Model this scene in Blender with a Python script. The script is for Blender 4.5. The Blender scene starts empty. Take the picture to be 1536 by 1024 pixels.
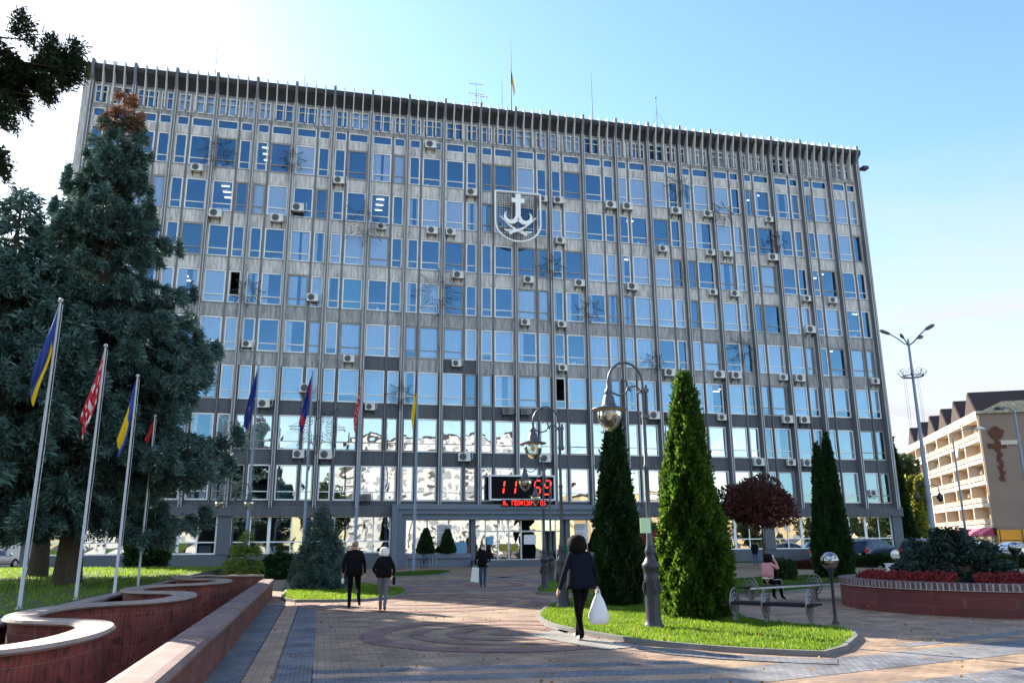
import bpy, bmesh, math, random
import numpy as np
from mathutils import Vector, Matrix
rnd = random.Random(7)
RNG = np.random.default_rng(11)
PI = math.pi
scene = bpy.context.scene
COL = scene.collection

# ------------------------------------------------------------------ camera
FPX, YAW, PIT, ROLL = 1205.86, .2295, .2462, -.0073
CAM = np.array([18.55, -60.56, 1.6])
_f = np.array([math.sin(YAW)*math.cos(PIT), math.cos(YAW)*math.cos(PIT), math.sin(PIT)])
_r0 = np.array([math.cos(YAW), -math.sin(YAW), 0.]); _u0 = np.cross(_r0, _f)
_r = math.cos(ROLL)*_r0+math.sin(ROLL)*_u0; _u = -math.sin(ROLL)*_r0+math.cos(ROLL)*_u0
def ray(x, y): return _f+(x-768)/FPX*_r-(y-512)/FPX*_u
def G(x, y, z=0.):                       # photo point -> world point at height z
    d = ray(x, y); return CAM+(z-CAM[2])/d[2]*d
def V(x, y, Y=0.):                       # photo point -> world point on the plane y = Y (facade)
    d = ray(x, y); return CAM+(Y-CAM[1])/d[1]*d
cd = bpy.data.cameras.new('camera'); cam = bpy.data.objects.new('camera', cd); COL.objects.link(cam)
cd.sensor_width = 36; cd.lens = FPX/1536*36; cd.clip_start = .1; cd.clip_end = 4000
cam.matrix_world = Matrix(((_r[0], _u[0], -_f[0], CAM[0]), (_r[1], _u[1], -_f[1], CAM[1]), (_r[2], _u[2], -_f[2], CAM[2]), (0, 0, 0, 1)))
scene.camera = cam

# ------------------------------------------------------------------ light
SUN_EL = math.radians(30.); SUN_AZ = math.atan2(-.612, 1.)      # clockwise from +Y
world = bpy.data.worlds.new('World'); scene.world = world; world.use_nodes = True
nt = world.node_tree; N = nt.nodes; L = nt.links
for n in list(N): N.remove(n)
def wn(t, **k):
    n = N.new(t)
    for a, b in k.items(): setattr(n, a, b)
    return n
sky = wn('ShaderNodeTexSky', sky_type='NISHITA', sun_disc=False, sun_elevation=SUN_EL, sun_rotation=SUN_AZ)
sky.air_density = 1.15; sky.dust_density = .4; sky.ozone_density = 1.3
tc = wn('ShaderNodeTexCoord'); mp = wn('ShaderNodeMapping'); mp.inputs['Scale'].default_value = (1.3, 1.3, 4.2)
mp.inputs['Rotation'].default_value = (.0, .22, .3)
no = wn('ShaderNodeTexNoise'); no.inputs['Scale'].default_value = 2.1; no.inputs['Detail'].default_value = 9; no.inputs['Roughness'].default_value = .58
no.inputs['Distortion'].default_value = .5
cr = wn('ShaderNodeValToRGB'); cr.color_ramp.elements[0].position = .50; cr.color_ramp.elements[1].position = .72
sep = wn('ShaderNodeSeparateXYZ')
# cirrus bank low in the sky to the right (east) of the town hall
dot = wn('ShaderNodeVectorMath', operation='DOT_PRODUCT'); dot.inputs[1].default_value = (.66, .74, .12)
m1 = wn('ShaderNodeMapRange'); m1.inputs[1].default_value = .80; m1.inputs[2].default_value = .97
m2 = wn('ShaderNodeMapRange'); m2.inputs[1].default_value = .42; m2.inputs[2].default_value = .16
mm = wn('ShaderNodeMath', operation='MULTIPLY'); mm2 = wn('ShaderNodeMath', operation='MULTIPLY_ADD'); mm2.use_clamp = True
ad = wn('ShaderNodeMath', operation='MULTIPLY')
mix = wn('ShaderNodeMixRGB'); mix.inputs[2].default_value = (2.75, 2.78, 2.95, 1)
bg = wn('ShaderNodeBackground'); bg.inputs[1].default_value = .105; wo = wn('ShaderNodeOutputWorld')
L.new(tc.outputs['Generated'], mp.inputs[0]); L.new(mp.outputs[0], no.inputs['Vector']); L.new(no.outputs[0], cr.inputs[0])
L.new(tc.outputs['Generated'], dot.inputs[0]); L.new(dot.outputs['Value'], m1.inputs[0])
L.new(tc.outputs['Generated'], sep.inputs[0]); L.new(sep.outputs[2], m2.inputs[0])
L.new(m1.outputs[0], mm.inputs[0]); L.new(m2.outputs[0], mm.inputs[1])
L.new(cr.outputs[0], mm2.inputs[0]); L.new(mm.outputs[0], mm2.inputs[1])
mm3 = wn('ShaderNodeMath', operation='MULTIPLY'); mm3.inputs[1].default_value = .8
L.new(mm.outputs[0], mm3.inputs[0]); L.new(mm3.outputs[0], mm2.inputs[2])
L.new(sky.outputs[0], mix.inputs[1]); L.new(mm2.outputs[0], mix.inputs[0])
hs = wn('ShaderNodeHueSaturation'); hs.inputs['Saturation'].default_value = 1.15
L.new(sky.outputs[0], hs.inputs['Color']); L.new(hs.outputs[0], mix.inputs[1])
# unseen cloud bank added high behind the photographer to brighten the shaded facade
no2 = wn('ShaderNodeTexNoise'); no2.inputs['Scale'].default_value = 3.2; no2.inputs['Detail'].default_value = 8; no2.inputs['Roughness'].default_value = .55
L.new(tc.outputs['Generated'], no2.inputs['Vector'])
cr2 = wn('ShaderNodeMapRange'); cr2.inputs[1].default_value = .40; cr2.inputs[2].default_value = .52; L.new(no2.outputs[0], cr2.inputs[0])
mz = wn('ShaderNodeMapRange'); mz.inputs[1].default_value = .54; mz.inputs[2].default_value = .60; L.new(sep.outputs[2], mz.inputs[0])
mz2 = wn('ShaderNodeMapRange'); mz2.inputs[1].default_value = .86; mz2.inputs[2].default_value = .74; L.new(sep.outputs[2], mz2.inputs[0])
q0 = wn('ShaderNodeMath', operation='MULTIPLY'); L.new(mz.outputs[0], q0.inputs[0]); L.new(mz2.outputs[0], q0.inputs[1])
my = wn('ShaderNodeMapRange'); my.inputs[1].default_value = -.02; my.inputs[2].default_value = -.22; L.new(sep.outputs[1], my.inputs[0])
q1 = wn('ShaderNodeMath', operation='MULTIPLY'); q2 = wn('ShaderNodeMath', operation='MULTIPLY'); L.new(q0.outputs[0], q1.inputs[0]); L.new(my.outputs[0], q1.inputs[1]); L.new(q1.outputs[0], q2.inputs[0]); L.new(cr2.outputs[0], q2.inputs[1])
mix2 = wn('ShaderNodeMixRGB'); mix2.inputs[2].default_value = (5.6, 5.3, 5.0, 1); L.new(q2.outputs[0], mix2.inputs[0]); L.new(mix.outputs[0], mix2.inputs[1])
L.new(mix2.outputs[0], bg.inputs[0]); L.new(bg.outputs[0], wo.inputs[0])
sl = bpy.data.lights.new('sun', 'SUN'); sl.energy = 5.0; sl.angle = math.radians(.5); sl.color = (1, .91, .76)
so = bpy.data.objects.new('sun', sl); COL.objects.link(so)
sd = Vector((math.sin(SUN_AZ)*math.cos(SUN_EL), math.cos(SUN_AZ)*math.cos(SUN_EL), math.sin(SUN_EL)))
so.rotation_euler = sd.to_track_quat('Z', 'Y').to_euler(); so.location = (-60, 100, 80)
vs = scene.view_settings; vs.view_transform = 'Standard'; vs.look = 'None'; vs.exposure = 1.66; vs.gamma = 1
scene.render.engine = 'CYCLES'
try:
    scene.cycles.use_denoising = True; scene.cycles.denoiser = 'OPENIMAGEDENOISE'
except Exception: pass
scene.cycles.max_bounces = 8; scene.cycles.transparent_max_bounces = 12; scene.cycles.caustics_reflective = False; scene.cycles.caustics_refractive = False
scene.cycles.sample_clamp_indirect = 6

# ------------------------------------------------------------------ materials
MATS = {}
def mat(name, color=(.5, .5, .5), rough=.7, metal=0., var=0., vscale=3., stretch=(1, 1, 1), dark=None, bump=0., bscale=20., emit=None, spec=.4, coat=0., vlo=.35, vhi=.7, detail=6):
    """principled material; var mixes color towards `dark` with object-space noise"""
    if name in MATS: return MATS[name]
    m = bpy.data.materials.new(name); m.use_nodes = True; t = m.node_tree; n = t.nodes; l = t.links
    b = n['Principled BSDF']; b.inputs['Roughness'].default_value = rough; b.inputs['Metallic'].default_value = metal
    b.inputs['Specular IOR Level'].default_value = spec; b.inputs['Base Color'].default_value = (*color, 1)
    if coat: b.inputs['Coat Weight'].default_value = coat
    if var or bump:
        tcn = n.new('ShaderNodeTexCoord'); mpn = n.new('ShaderNodeMapping'); mpn.inputs['Scale'].default_value = stretch
        l.new(tcn.outputs['Object'], mpn.inputs[0])
    if var:
        nz = n.new('ShaderNodeTexNoise'); nz.inputs['Scale'].default_value = vscale; nz.inputs['Detail'].default_value = detail; nz.inputs['Roughness'].default_value = .6
        l.new(mpn.outputs[0], nz.inputs['Vector'])
        mr = n.new('ShaderNodeMapRange'); mr.inputs[1].default_value = vlo; mr.inputs[2].default_value = vhi; mr.inputs[4].default_value = var
        l.new(nz.outputs[0], mr.inputs[0])
        mx = n.new('ShaderNodeMixRGB'); mx.inputs[1].default_value = (*color, 1)
        d = dark or tuple(c*.45 for c in color); mx.inputs[2].default_value = (*d, 1)
        l.new(mr.outputs[0], mx.inputs[0]); l.new(mx.outputs[0], b.inputs['Base Color'])
    if bump:
        nb = n.new('ShaderNodeTexNoise'); nb.inputs['Scale'].default_value = bscale; nb.inputs['Detail'].default_value = 5
        l.new(mpn.outputs[0], nb.inputs['Vector'])
        bp = n.new('ShaderNodeBump'); bp.inputs['Strength'].default_value = bump; bp.inputs['Distance'].default_value = .02
        l.new(nb.outputs[0], bp.inputs['Height']); l.new(bp.outputs[0], b.inputs['Normal'])
    if emit:
        b.inputs['Emission Color'].default_value = (*emit[0], 1); b.inputs['Emission Strength'].default_value = emit[1]
    MATS[name] = m; return m

def mat_glass(name, refl=.4, tint=(.75, .85, .95), wave=.0, wscale=1.2, rough=.0, gcol=(.9, .95, 1)):
    """thin window pane: mirror reflection mixed with see-through"""
    m = bpy.data.materials.new(name); m.use_nodes = True; t = m.node_tree; n = t.nodes; l = t.links
    n.remove(n['Principled BSDF']); o = n['Material Output']
    g = n.new('ShaderNodeBsdfGlossy'); g.inputs['Roughness'].default_value = rough; g.inputs['Color'].default_value = (*gcol, 1)
    tr = n.new('ShaderNodeBsdfTransparent'); tr.inputs[0].default_value = (*tint, 1)
    lw = n.new('ShaderNodeLayerWeight'); lw.inputs['Blend'].default_value = .35
    mr = n.new('ShaderNodeMapRange'); mr.inputs[3].default_value = refl; mr.inputs[4].default_value = 1.
    l.new(lw.outputs['Fresnel'], mr.inputs[0])
    ms = n.new('ShaderNodeMixShader'); l.new(mr.outputs[0], ms.inputs[0]); l.new(tr.outputs[0], ms.inputs[1]); l.new(g.outputs[0], ms.inputs[2]); l.new(ms.outputs[0], o.inputs[0])
    if wave:
        tcn = n.new('ShaderNodeTexCoord'); nb = n.new('ShaderNodeTexNoise'); nb.inputs['Scale'].default_value = wscale; nb.inputs['Detail'].default_value = 1.5; nb.inputs['Distortion'].default_value = .6
        l.new(tcn.outputs['Object'], nb.inputs['Vector'])
        bp = n.new('ShaderNodeBump'); bp.inputs['Strength'].default_value = 1.; bp.inputs['Distance'].default_value = wave
        l.new(nb.outputs[0], bp.inputs['Height']); l.new(bp.outputs[0], g.inputs['Normal'])
    MATS[name] = m; return m

def mat_leaf(name, c1, c2, transl=.35, rough=.6, c3=None):
    """foliage: per-leaf 'tint' attribute picks between dark old and pale young leaf colours"""
    m = bpy.data.materials.new(name); m.use_nodes = True; t = m.node_tree; n = t.nodes; l = t.links
    n.remove(n['Principled BSDF']); o = n['Material Output']
    at = n.new('ShaderNodeAttribute'); at.attribute_name = 'tint'
    rp = n.new('ShaderNodeValToRGB'); rp.color_ramp.elements[0].color = (*c1, 1); rp.color_ramp.elements[1].color = (*c2, 1)
    if c3:
        e = rp.color_ramp.elements.new(.86); e.color = (*c2, 1); rp.color_ramp.elements[2].color = (*c3, 1)
    l.new(at.outputs['Fac'], rp.inputs[0])
    d = n.new('ShaderNodeBsdfPrincipled'); d.inputs['Roughness'].default_value = rough; d.inputs['Specular IOR Level'].default_value = .25
    tl = n.new('ShaderNodeBsdfTranslucent'); ms = n.new('ShaderNodeMixShader'); ms.inputs[0].default_value = transl
    l.new(rp.outputs[0], d.inputs['Base Color'])
    hv = n.new('ShaderNodeHueSaturation'); hv.inputs['Value'].default_value = 1.5; hv.inputs['Hue'].default_value = .485; l.new(rp.outputs[0], hv.inputs['Color']); l.new(hv.outputs[0], tl.inputs[0])
    l.new(d.outputs[0], ms.inputs[1]); l.new(tl.outputs[0], ms.inputs[2]); l.new(ms.outputs[0], o.inputs[0])
    MATS[name] = m; return m

def mat_brick(name, c1, c2, mortar, bw, rh, msize=.006, rough=.8, axis='XY', rot=0., bump=.25, var=.35, offset=.5, dirt=None, dscale=.35, dlo=.45, dhi=.7):
    m = bpy.data.materials.new(name); m.use_nodes = True; t = m.node_tree; n = t.nodes; l = t.links; b = n['Principled BSDF']
    b.inputs['Roughness'].default_value = rough; b.inputs['Specular IOR Level'].default_value = .3
    tcn = n.new('ShaderNodeTexCoord'); src = tcn.outputs['Object']
    if axis == 'UV': src = tcn.outputs['UV']
    mp = n.new('ShaderNodeMapping'); mp.inputs['Rotation'].default_value = (0, 0, rot)
    if axis == 'XZ': mp.inputs['Rotation'].default_value = (-PI/2, 0, 0)
    if axis == 'YZ': mp.inputs['Rotation'].default_value = (PI/2, PI/2, 0)
    l.new(src, mp.inputs[0])
    k = n.new('ShaderNodeTexBrick'); k.offset = offset; k.inputs['Scale'].default_value = 1; k.inputs['Brick Width'].default_value = bw; k.inputs['Row Height'].default_value = rh
    k.inputs['Mortar Size'].default_value = msize; k.inputs['Mortar Smooth'].default_value = .3
    k.inputs['Color1'].default_value = (*c1, 1); k.inputs['Color2'].default_value = (*c2, 1); k.inputs['Mortar'].default_value = (*mortar, 1)
    l.new(mp.outputs[0], k.inputs['Vector'])
    nz = n.new('ShaderNodeTexNoise'); nz.inputs['Scale'].default_value = 1.7; nz.inputs['Detail'].default_value = 8; l.new(mp.outputs[0], nz.inputs['Vector'])
    mr = n.new('ShaderNodeMapRange'); mr.inputs[1].default_value = .3; mr.inputs[2].default_value = .7; mr.inputs[3].default_value = 1-var; mr.inputs[4].default_value = 1+var*.6; l.new(nz.outputs[0], mr.inputs[0])
    mu = n.new('ShaderNodeMixRGB'); mu.blend_type = 'MULTIPLY'; mu.inputs[0].default_value = 1; l.new(k.outputs[0], mu.inputs[1]); l.new(mr.outputs[0], mu.inputs[2])
    out = mu.outputs[0]
    if dirt:
        n2 = n.new('ShaderNodeTexNoise'); n2.inputs['Scale'].default_value = dscale; n2.inputs['Detail'].default_value = 9; n2.inputs['Roughness'].default_value = .65; l.new(tcn.outputs['Object'], n2.inputs['Vector'])
        r2 = n.new('ShaderNodeMapRange'); r2.inputs[1].default_value = dlo; r2.inputs[2].default_value = dhi; r2.inputs[4].default_value = .8; l.new(n2.outputs[0], r2.inputs[0])
        m2_ = n.new('ShaderNodeMixRGB'); m2_.inputs[2].default_value = (*dirt, 1); l.new(r2.outputs[0], m2_.inputs[0]); l.new(out, m2_.inputs[1]); out = m2_.outputs[0]
    l.new(out, b.inputs['Base Color'])
    if bump:
        bp = n.new('ShaderNodeBump'); bp.inputs['Strength'].default_value = bump; bp.inputs['Distance'].default_value = .01; bp.invert = True
        l.new(k.outputs['Fac'], bp.inputs['Height']); l.new(bp.outputs[0], b.inputs['Normal'])
    MATS[name] = m; return m

# ------------------------------------------------------------------ mesh building
class MB:
    def __init__(s): s.v = []; s.f = []; s.m = []; s.s = []
    def add(s, vs, fs, mi=0, sm=False):
        o = len(s.v); s.v += [tuple(map(float, p)) for p in vs]
        for f in fs: s.f.append([o+i for i in f]); s.m.append(mi); s.s.append(sm)
    def box(s, x0, x1, y0, y1, z0, z1, mi=0):
        s.add([(x0, y0, z0), (x1, y0, z0), (x1, y1, z0), (x0, y1, z0), (x0, y0, z1), (x1, y0, z1), (x1, y1, z1), (x0, y1, z1)],
              [(3, 2, 1, 0), (4, 5, 6, 7), (0, 1, 5, 4), (1, 2, 6, 5), (2, 3, 7, 6), (3, 0, 4, 7)], mi)
    def prism(s, poly, axis, a, b, mi=0, sm=False):
        """poly of 2-D points extruded along axis ('x': poly is (y,z), 'y': (x,z), 'z': (x,y))"""
        f = {'x': lambda p, t: (t, p[0], p[1]), 'y': lambda p, t: (p[0], t, p[1]), 'z': lambda p, t: (p[0], p[1], t)}[axis]
        n = len(poly); vs = [f(p, a) for p in poly]+[f(p, b) for p in poly]
        s.add(vs, [list(range(n-1, -1, -1)), list(range(n, 2*n))], mi)
        s.add(vs, [(i, (i+1) % n, n+(i+1) % n, n+i) for i in range(n)], mi, sm)
    def bar(s, p, q, w, h=None, mi=0):
        p, q = Vector(p), Vector(q); d = (q-p).normalized(); h = h or w
        a = d.cross(Vector((0, 0, 1)))
        if a.length < 1e-4: a = Vector((1, 0, 0))
        a.normalize(); b = a.cross(d); a *= w/2; b *= h/2
        s.add([p-a-b, p+a-b, p+a+b, p-a+b, q-a-b, q+a-b, q+a+b, q-a+b], [(3, 2, 1, 0), (4, 5, 6, 7), (0, 1, 5, 4), (1, 2, 6, 5), (2, 3, 7, 6), (3, 0, 4, 7)], mi)
    def tube(s, pts, r, n=8, mi=0, cap=True, closed=False, flat=1.):
        pts = [Vector(p) for p in pts]; k = len(pts)
        rs = r if isinstance(r, (list, tuple)) else [r]*k
        up = None; rings = []
        for i, p in enumerate(pts):
            if closed: d = pts[(i+1) % k]-pts[i-1]
            else: d = pts[min(i+1, k-1)]-pts[max(i-1, 0)]
            d.normalize()
            if up is None:
                up = Vector((0, 0, 1)) if abs(d.z) < .9 else Vector((1, 0, 0))
            a = up-d*up.dot(d)
            if a.length < 1e-5: a = d.orthogonal()
            a.normalize(); b = d.cross(a); up = a
            rings.append([p+(a*math.cos(2*PI*j/n)+b*flat*math.sin(2*PI*j/n))*rs[i] for j in range(n)])
        vs = [q for ring in rings for q in ring]; fs = []
        for i in range(k if closed else k-1):
            o, o2 = i*n, ((i+1) % k)*n
            fs += [(o+j, o+(j+1) % n, o2+(j+1) % n, o2+j) for j in range(n)]
        s.add(vs, fs, mi, True)
        if cap and not closed:
            s.add(rings[0], [list(range(n-1, -1, -1))], mi); s.add(rings[-1], [list(range(n))], mi)
    def lathe(s, prof, n=16, c=(0, 0, 0), mi=0, sm=True, cap=True):
        vs = [(c[0]+r*math.cos(2*PI*j/n), c[1]+r*math.sin(2*PI*j/n), c[2]+z) for r, z in prof for j in range(n)]
        fs = [(i*n+j, i*n+(j+1) % n, (i+1)*n+(j+1) % n, (i+1)*n+j) for i in range(len(prof)-1) for j in range(n)]
        s.add(vs, fs, mi, sm)
        if cap: s.add(vs[:n], [list(range(n-1, -1, -1))], mi); s.add(vs[-n:], [list(range(n))], mi)
    def ball(s, c, r, n=16, k=10, mi=0):
        rx, ry, rz = r if isinstance(r, (tuple, list)) else (r, r, r)
        vs = []; 
        for i in range(k+1):
            t = PI*i/k
            for j in range(n): vs.append((c[0]+rx*math.sin(t)*math.cos(2*PI*j/n), c[1]+ry*math.sin(t)*math.sin(2*PI*j/n), c[2]-rz*math.cos(t)))
        s.add(vs, [(i*n+j, i*n+(j+1) % n, (i+1)*n+(j+1) % n, (i+1)*n+j) for i in range(k) for j in range(n)], mi, True)
    def quad(s, *p, mi=0): s.add(p, [tuple(range(len(p)))], mi)
    def build(s, name, mats, parent=None, loc=None, rz=0., bevel=0.):
        me = bpy.data.meshes.new(name); me.from_pydata(s.v, [], s.f)
        for m in (mats if isinstance(mats, (list, tuple)) else [mats]): me.materials.append(MATS[m] if isinstance(m, str) else m)
        me.polygons.foreach_set('material_index', s.m); me.polygons.foreach_set('use_smooth', s.s); me.update()
        return link(name, me, parent, loc, rz, bevel)
def link(name, me, parent=None, loc=None, rz=0., bevel=0.):
    o = bpy.data.objects.new(name, me); COL.objects.link(o)
    if parent: o.parent = parent
    if loc is not None: o.location = tuple(map(float, loc))
    o.rotation_euler.z = rz
    if bevel:
        b = o.modifiers.new('bevel', 'BEVEL'); b.width = bevel; b.segments = 2; b.limit_method = 'ANGLE'
    return o
def tag(o, label=None, cat=None, group=None, kind=None):
    if label: o['label'] = label
    if cat: o['category'] = cat
    if group: o['group'] = group
    if kind: o['kind'] = kind
    return o
def thing(name, loc, label, cat, group=None, rz=0.):
    o = bpy.data.objects.new(name, None); COL.objects.link(o); o.empty_display_size = .2
    o.location = tuple(map(float, loc)); o.rotation_euler.z = rz
    return tag(o, label, cat, group)
def dup(root, loc=None, rz=None, label=None, group=None, scale=None):
    kids = {}
    for o in list(COL.objects):
        if o.parent: kids.setdefault(o.parent, []).append(o)
    def rec(o, parent):
        c = o.copy(); COL.objects.link(c); c.parent = parent
        for ch in kids.get(o, []): rec(ch, c)
        return c
    c = rec(root, None)
    if loc is not None: c.location = tuple(map(float, loc))
    if rz is not None: c.rotation_euler.z = rz
    if scale is not None: c.scale = (scale,)*3
    if label: c['label'] = label
    if group: c['group'] = group
    return c
def struct(name, mb, mats, **k): return tag(mb.build(name, mats, **k), kind='structure')
def xform(pts, loc=(0, 0, 0), rz=0.):
    c, s = math.cos(rz), math.sin(rz); return [(loc[0]+p[0]*c-p[1]*s, loc[1]+p[0]*s+p[1]*c, loc[2]+p[2]) for p in pts]

# leaf clouds: many small faces, built with numpy
def leaves(name, P, D, Ln, W, tint, mats, parent=None, loc=None, midx=None, kind=None, roll=None):
    """diamond leaf at every P pointing along D (length Ln, half width W)"""
    n = len(P); D = D/np.maximum(np.linalg.norm(D, axis=1, keepdims=True), 1e-6)
    R = RNG.normal(size=(n, 3)); S = np.cross(D, R); S /= np.maximum(np.linalg.norm(S, axis=1, keepdims=True), 1e-6)
    Ln = np.broadcast_to(np.asarray(Ln, float), (n,))[:, None]; W = np.broadcast_to(np.asarray(W, float), (n,))[:, None]
    q = np.stack([P, P+D*Ln*.45+S*W, P+D*Ln, P+D*Ln*.45-S*W], 1).reshape(-1, 3)
    me = bpy.data.meshes.new(name); me.vertices.add(4*n); me.vertices.foreach_set('co', q.astype(np.float32).ravel())
    me.loops.add(4*n); me.loops.foreach_set('vertex_index', np.arange(4*n, dtype=np.int32))
    me.polygons.add(n); me.polygons.foreach_set('loop_start', np.arange(0, 4*n, 4, dtype=np.int32))
    try: me.polygons.foreach_set('loop_total', np.full(n, 4, dtype=np.int32))
    except Exception: pass
    for m in (mats if isinstance(mats, (list, tuple)) else [mats]): me.materials.append(MATS[m])
    if midx is not None: me.polygons.foreach_set('material_index', midx.astype(np.int32))
    a = me.attributes.new('tint', 'FLOAT', 'FACE'); a.data.foreach_set('value', np.clip(tint, 0, 1).astype(np.float32))
    me.update(); me.validate()
    o = link(name, me, parent, loc)
    if kind: o['kind'] = kind
    return o
def in_poly(x, y, poly):
    ins = np.zeros(len(x), bool); n = len(poly)
    for i in range(n):
        x1, y1 = poly[i]; x2, y2 = poly[(i+1) % n]
        c = ((y1 > y) != (y2 > y)); xi = (x2-x1)*(y-y1)/((y2-y1) if abs(y2-y1) > 1e-9 else 1e-9)+x1
        ins ^= c & (x < xi)
    return ins
def smooth_poly(pts, it=2):
    for _ in range(it):
        q = []
        for i in range(len(pts)):
            a, b = np.array(pts[i]), np.array(pts[(i+1) % len(pts)]); q += [tuple(.75*a+.25*b), tuple(.25*a+.75*b)]
        pts = q
    return pts
def ordinal(k): return ['zeroth', 'first', 'second', 'third', 'fourth', 'fifth', 'sixth', 'seventh', 'eighth', 'ninth', 'tenth', 'eleventh', 'twelfth'][k]
def number(k): return ['no', 'one', 'two', 'three', 'four', 'five', 'six', 'seven', 'eight', 'nine', 'ten', 'eleven', 'twelve'][k]
# ------------------------------------------------------------------ setting: ground, plaza, lawns
def mat_wallbrick(name, c1, c2, mortar, bw, rh, **k):
    m = mat_brick(name, c1, c2, mortar, bw, rh, **k); t = m.node_tree; n = t.nodes; l = t.links
    tcn = [x for x in n if x.type == 'TEX_COORD'][0]; mp = [x for x in n if x.type == 'MAPPING'][0]
    sp = n.new('ShaderNodeSeparateXYZ'); ad = n.new('ShaderNodeMath'); cb = n.new('ShaderNodeCombineXYZ')
    l.new(tcn.outputs['Object'], sp.inputs[0]); l.new(sp.outputs[0], ad.inputs[0]); l.new(sp.outputs[1], ad.inputs[1]); l.new(ad.outputs[0], cb.inputs[0]); l.new(sp.outputs[2], cb.inputs[1])
    l.new(cb.outputs[0], mp.inputs[0]); return m
mat('asphalt', (.12, .12, .125), .9, var=.6, vscale=1.5, bump=.2, bscale=60)
mat_brick('pave_main', (.39, .26, .165), (.28, .185, .125), (.12, .095, .085), .22, .11, var=.5, dirt=(.22, .17, .145), dscale=.5, msize=.009)
mat_brick('pave_grey', (.18, .185, .215), (.12, .125, .15), (.06, .06, .07), .11, .11, var=.5, dirt=(.24, .225, .215), dscale=.6, msize=.009)
mat_brick('pave_orange', (.44, .30, .205), (.37, .25, .175), (.17, .12, .09), .22, .11, dirt=(.28, .19, .14), dscale=.6, msize=.009)
mat_brick('pave_red', (.25, .135, .12), (.19, .10, .095), (.11, .08, .08), .22, .11, dirt=(.23, .165, .14), dscale=.6, msize=.009)
mat_brick('pave_cobble', (.34, .33, .31), (.26, .25, .24), (.11, .11, .11), .10, .09, dirt=(.24, .23, .21), dscale=.6, msize=.012)
mat('kerb_stone', (.20, .195, .19), .85, var=.6, vscale=2.5, bump=.2)
mat('soil', (.07, .085, .03), .95, var=.7, vscale=3, dark=(.05, .045, .025))
mat('basin', (.05, .045, .05), .85, var=.7, vscale=1.2, dark=(.02, .02, .02))
mat_leaf('grass', (.06, .13, .012), (.17, .29, .025), .55, .55, c3=(.30, .27, .10))
mat_leaf('grass_dark', (.035, .08, .012), (.09, .18, .02), .5, .6)

g = MB()
BX0, BX1, BY0, BY1 = 14.25, 16.78, -59.5, -31.75
E_ = 1500
for a in ((-E_, BX0, -E_, E_), (BX1, E_, -E_, E_), (BX0, BX1, -E_, BY0), (BX0, BX1, BY1, E_)):
    g.quad((a[0], a[2], 0), (a[1], a[2], 0), (a[1], a[3], 0), (a[0], a[3], 0))
struct('ground', g, 'asphalt')
g = MB(); z = -.75
g.quad((BX0-.1, BY0-.1, z), (BX1+.1, BY0-.1, z), (BX1+.1, BY1+.1, z), (BX0-.1, BY1+.1, z))
for p, q in (((BX0, BY0), (BX0, BY1)), ((BX0, BY1), (BX1, BY1)), ((BX1, BY1), (BX1, BY0)), ((BX1, BY0), (BX0, BY0))):
    g.quad((*p, z), (*q, z), (*q, -.002), (*p, -.002))
struct('fountain_basin', g, 'basin')
g = MB()
for a in ((17.1, 60, -80, -1.2), (-40, 17.1, -31.5, -1.2), (-40, 13.9, -80, -31.5)):
    g.quad((a[0], a[2], .004), (a[1], a[2], .004), (a[1], a[3], .004), (a[0], a[3], .004))
struct('plaza', g, 'pave_main')
# grey / orange edging bands that run beside the brick wall
g = MB()
for x0, x1, m in ((17.15, 17.69, 0), (17.69, 18.06, 1), (18.06, 18.53, 0)):
    g.quad((x0, -62, .008), (x1, -62, .008), (x1+.02, -36.2, .008), (x0, -36.2, .008), mi=m)
for y0, y1, m in ((-49.3, -48.95, 0), (-49.62, -49.3, 1), (-50.1, -49.62, 0), (-50.5, -50.1, 1), (-51.4, -50.5, 0), (-54, -53.2, 0)):
    g.quad((18.53, y0, .008), (23.6, y0-.5, .008), (23.6, y1-.5, .008), (18.53, y1, .008), mi=m)
for y0, y1 in ((-51.4, -50.35), (-53.2, -52.2)):
    g.quad((23.6, y0, .008), (40, y0+4.2, .008), (40, y1+4.2, .008), (23.6, y1, .008), mi=0)
for x0, y0, x1, y1, w in ((27.5, -48.9, 40, -44.9, .30), (21.0, -30, 33, -12, .6), (30, -30, 24, -8, .5), (33, -46.2, 44, -40.5, .7)):
    d = np.array([x1-x0, y1-y0], float); d /= np.hypot(*d); nn = np.array([-d[1], d[0]])*w/2
    g.quad((x0-nn[0], y0-nn[1], .0085), (x0+nn[0], y0+nn[1], .0085), (x1+nn[0], y1+nn[1], .0085), (x1-nn[0], y1-nn[1], .0085), mi=0)
struct('paving_band', g, ['pave_grey', 'pave_orange'])
def ring(mb, c, r0, r1, z, mi=0, n=64, a0=0, a1=2*PI):
    vs = []
    for j in range(n+1):
        a = a0+(a1-a0)*j/n
        for r in (r0, r1): vs.append((c[0]+r*math.cos(a), c[1]+r*math.sin(a), z))
    mb.add(vs, [(2*j, 2*j+1, 2*j+3, 2*j+2) for j in range(n)], mi)
g = MB()
for cx, cy, rr in ((22.0, -45.3, ((0, .35, 1), (.8, 1.15, 1), (1.55, 1.8, 1), (2.25, 2.7, 1))), (21.6, -36.6, ((1.0, 1.4, 1), (2.1, 2.5, 1), (3.0, 3.55, 1))), (23.2, -27.0, ((1.2, 1.8, 1), (3.0, 3.6, 1), (4.4, 4.9, 0)))):
    for r0, r1, m in rr: ring(g, (cx, cy), r0, r1, .012, m)
struct('paving_ring', g, ['pave_grey', 'pave_red'])

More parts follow.
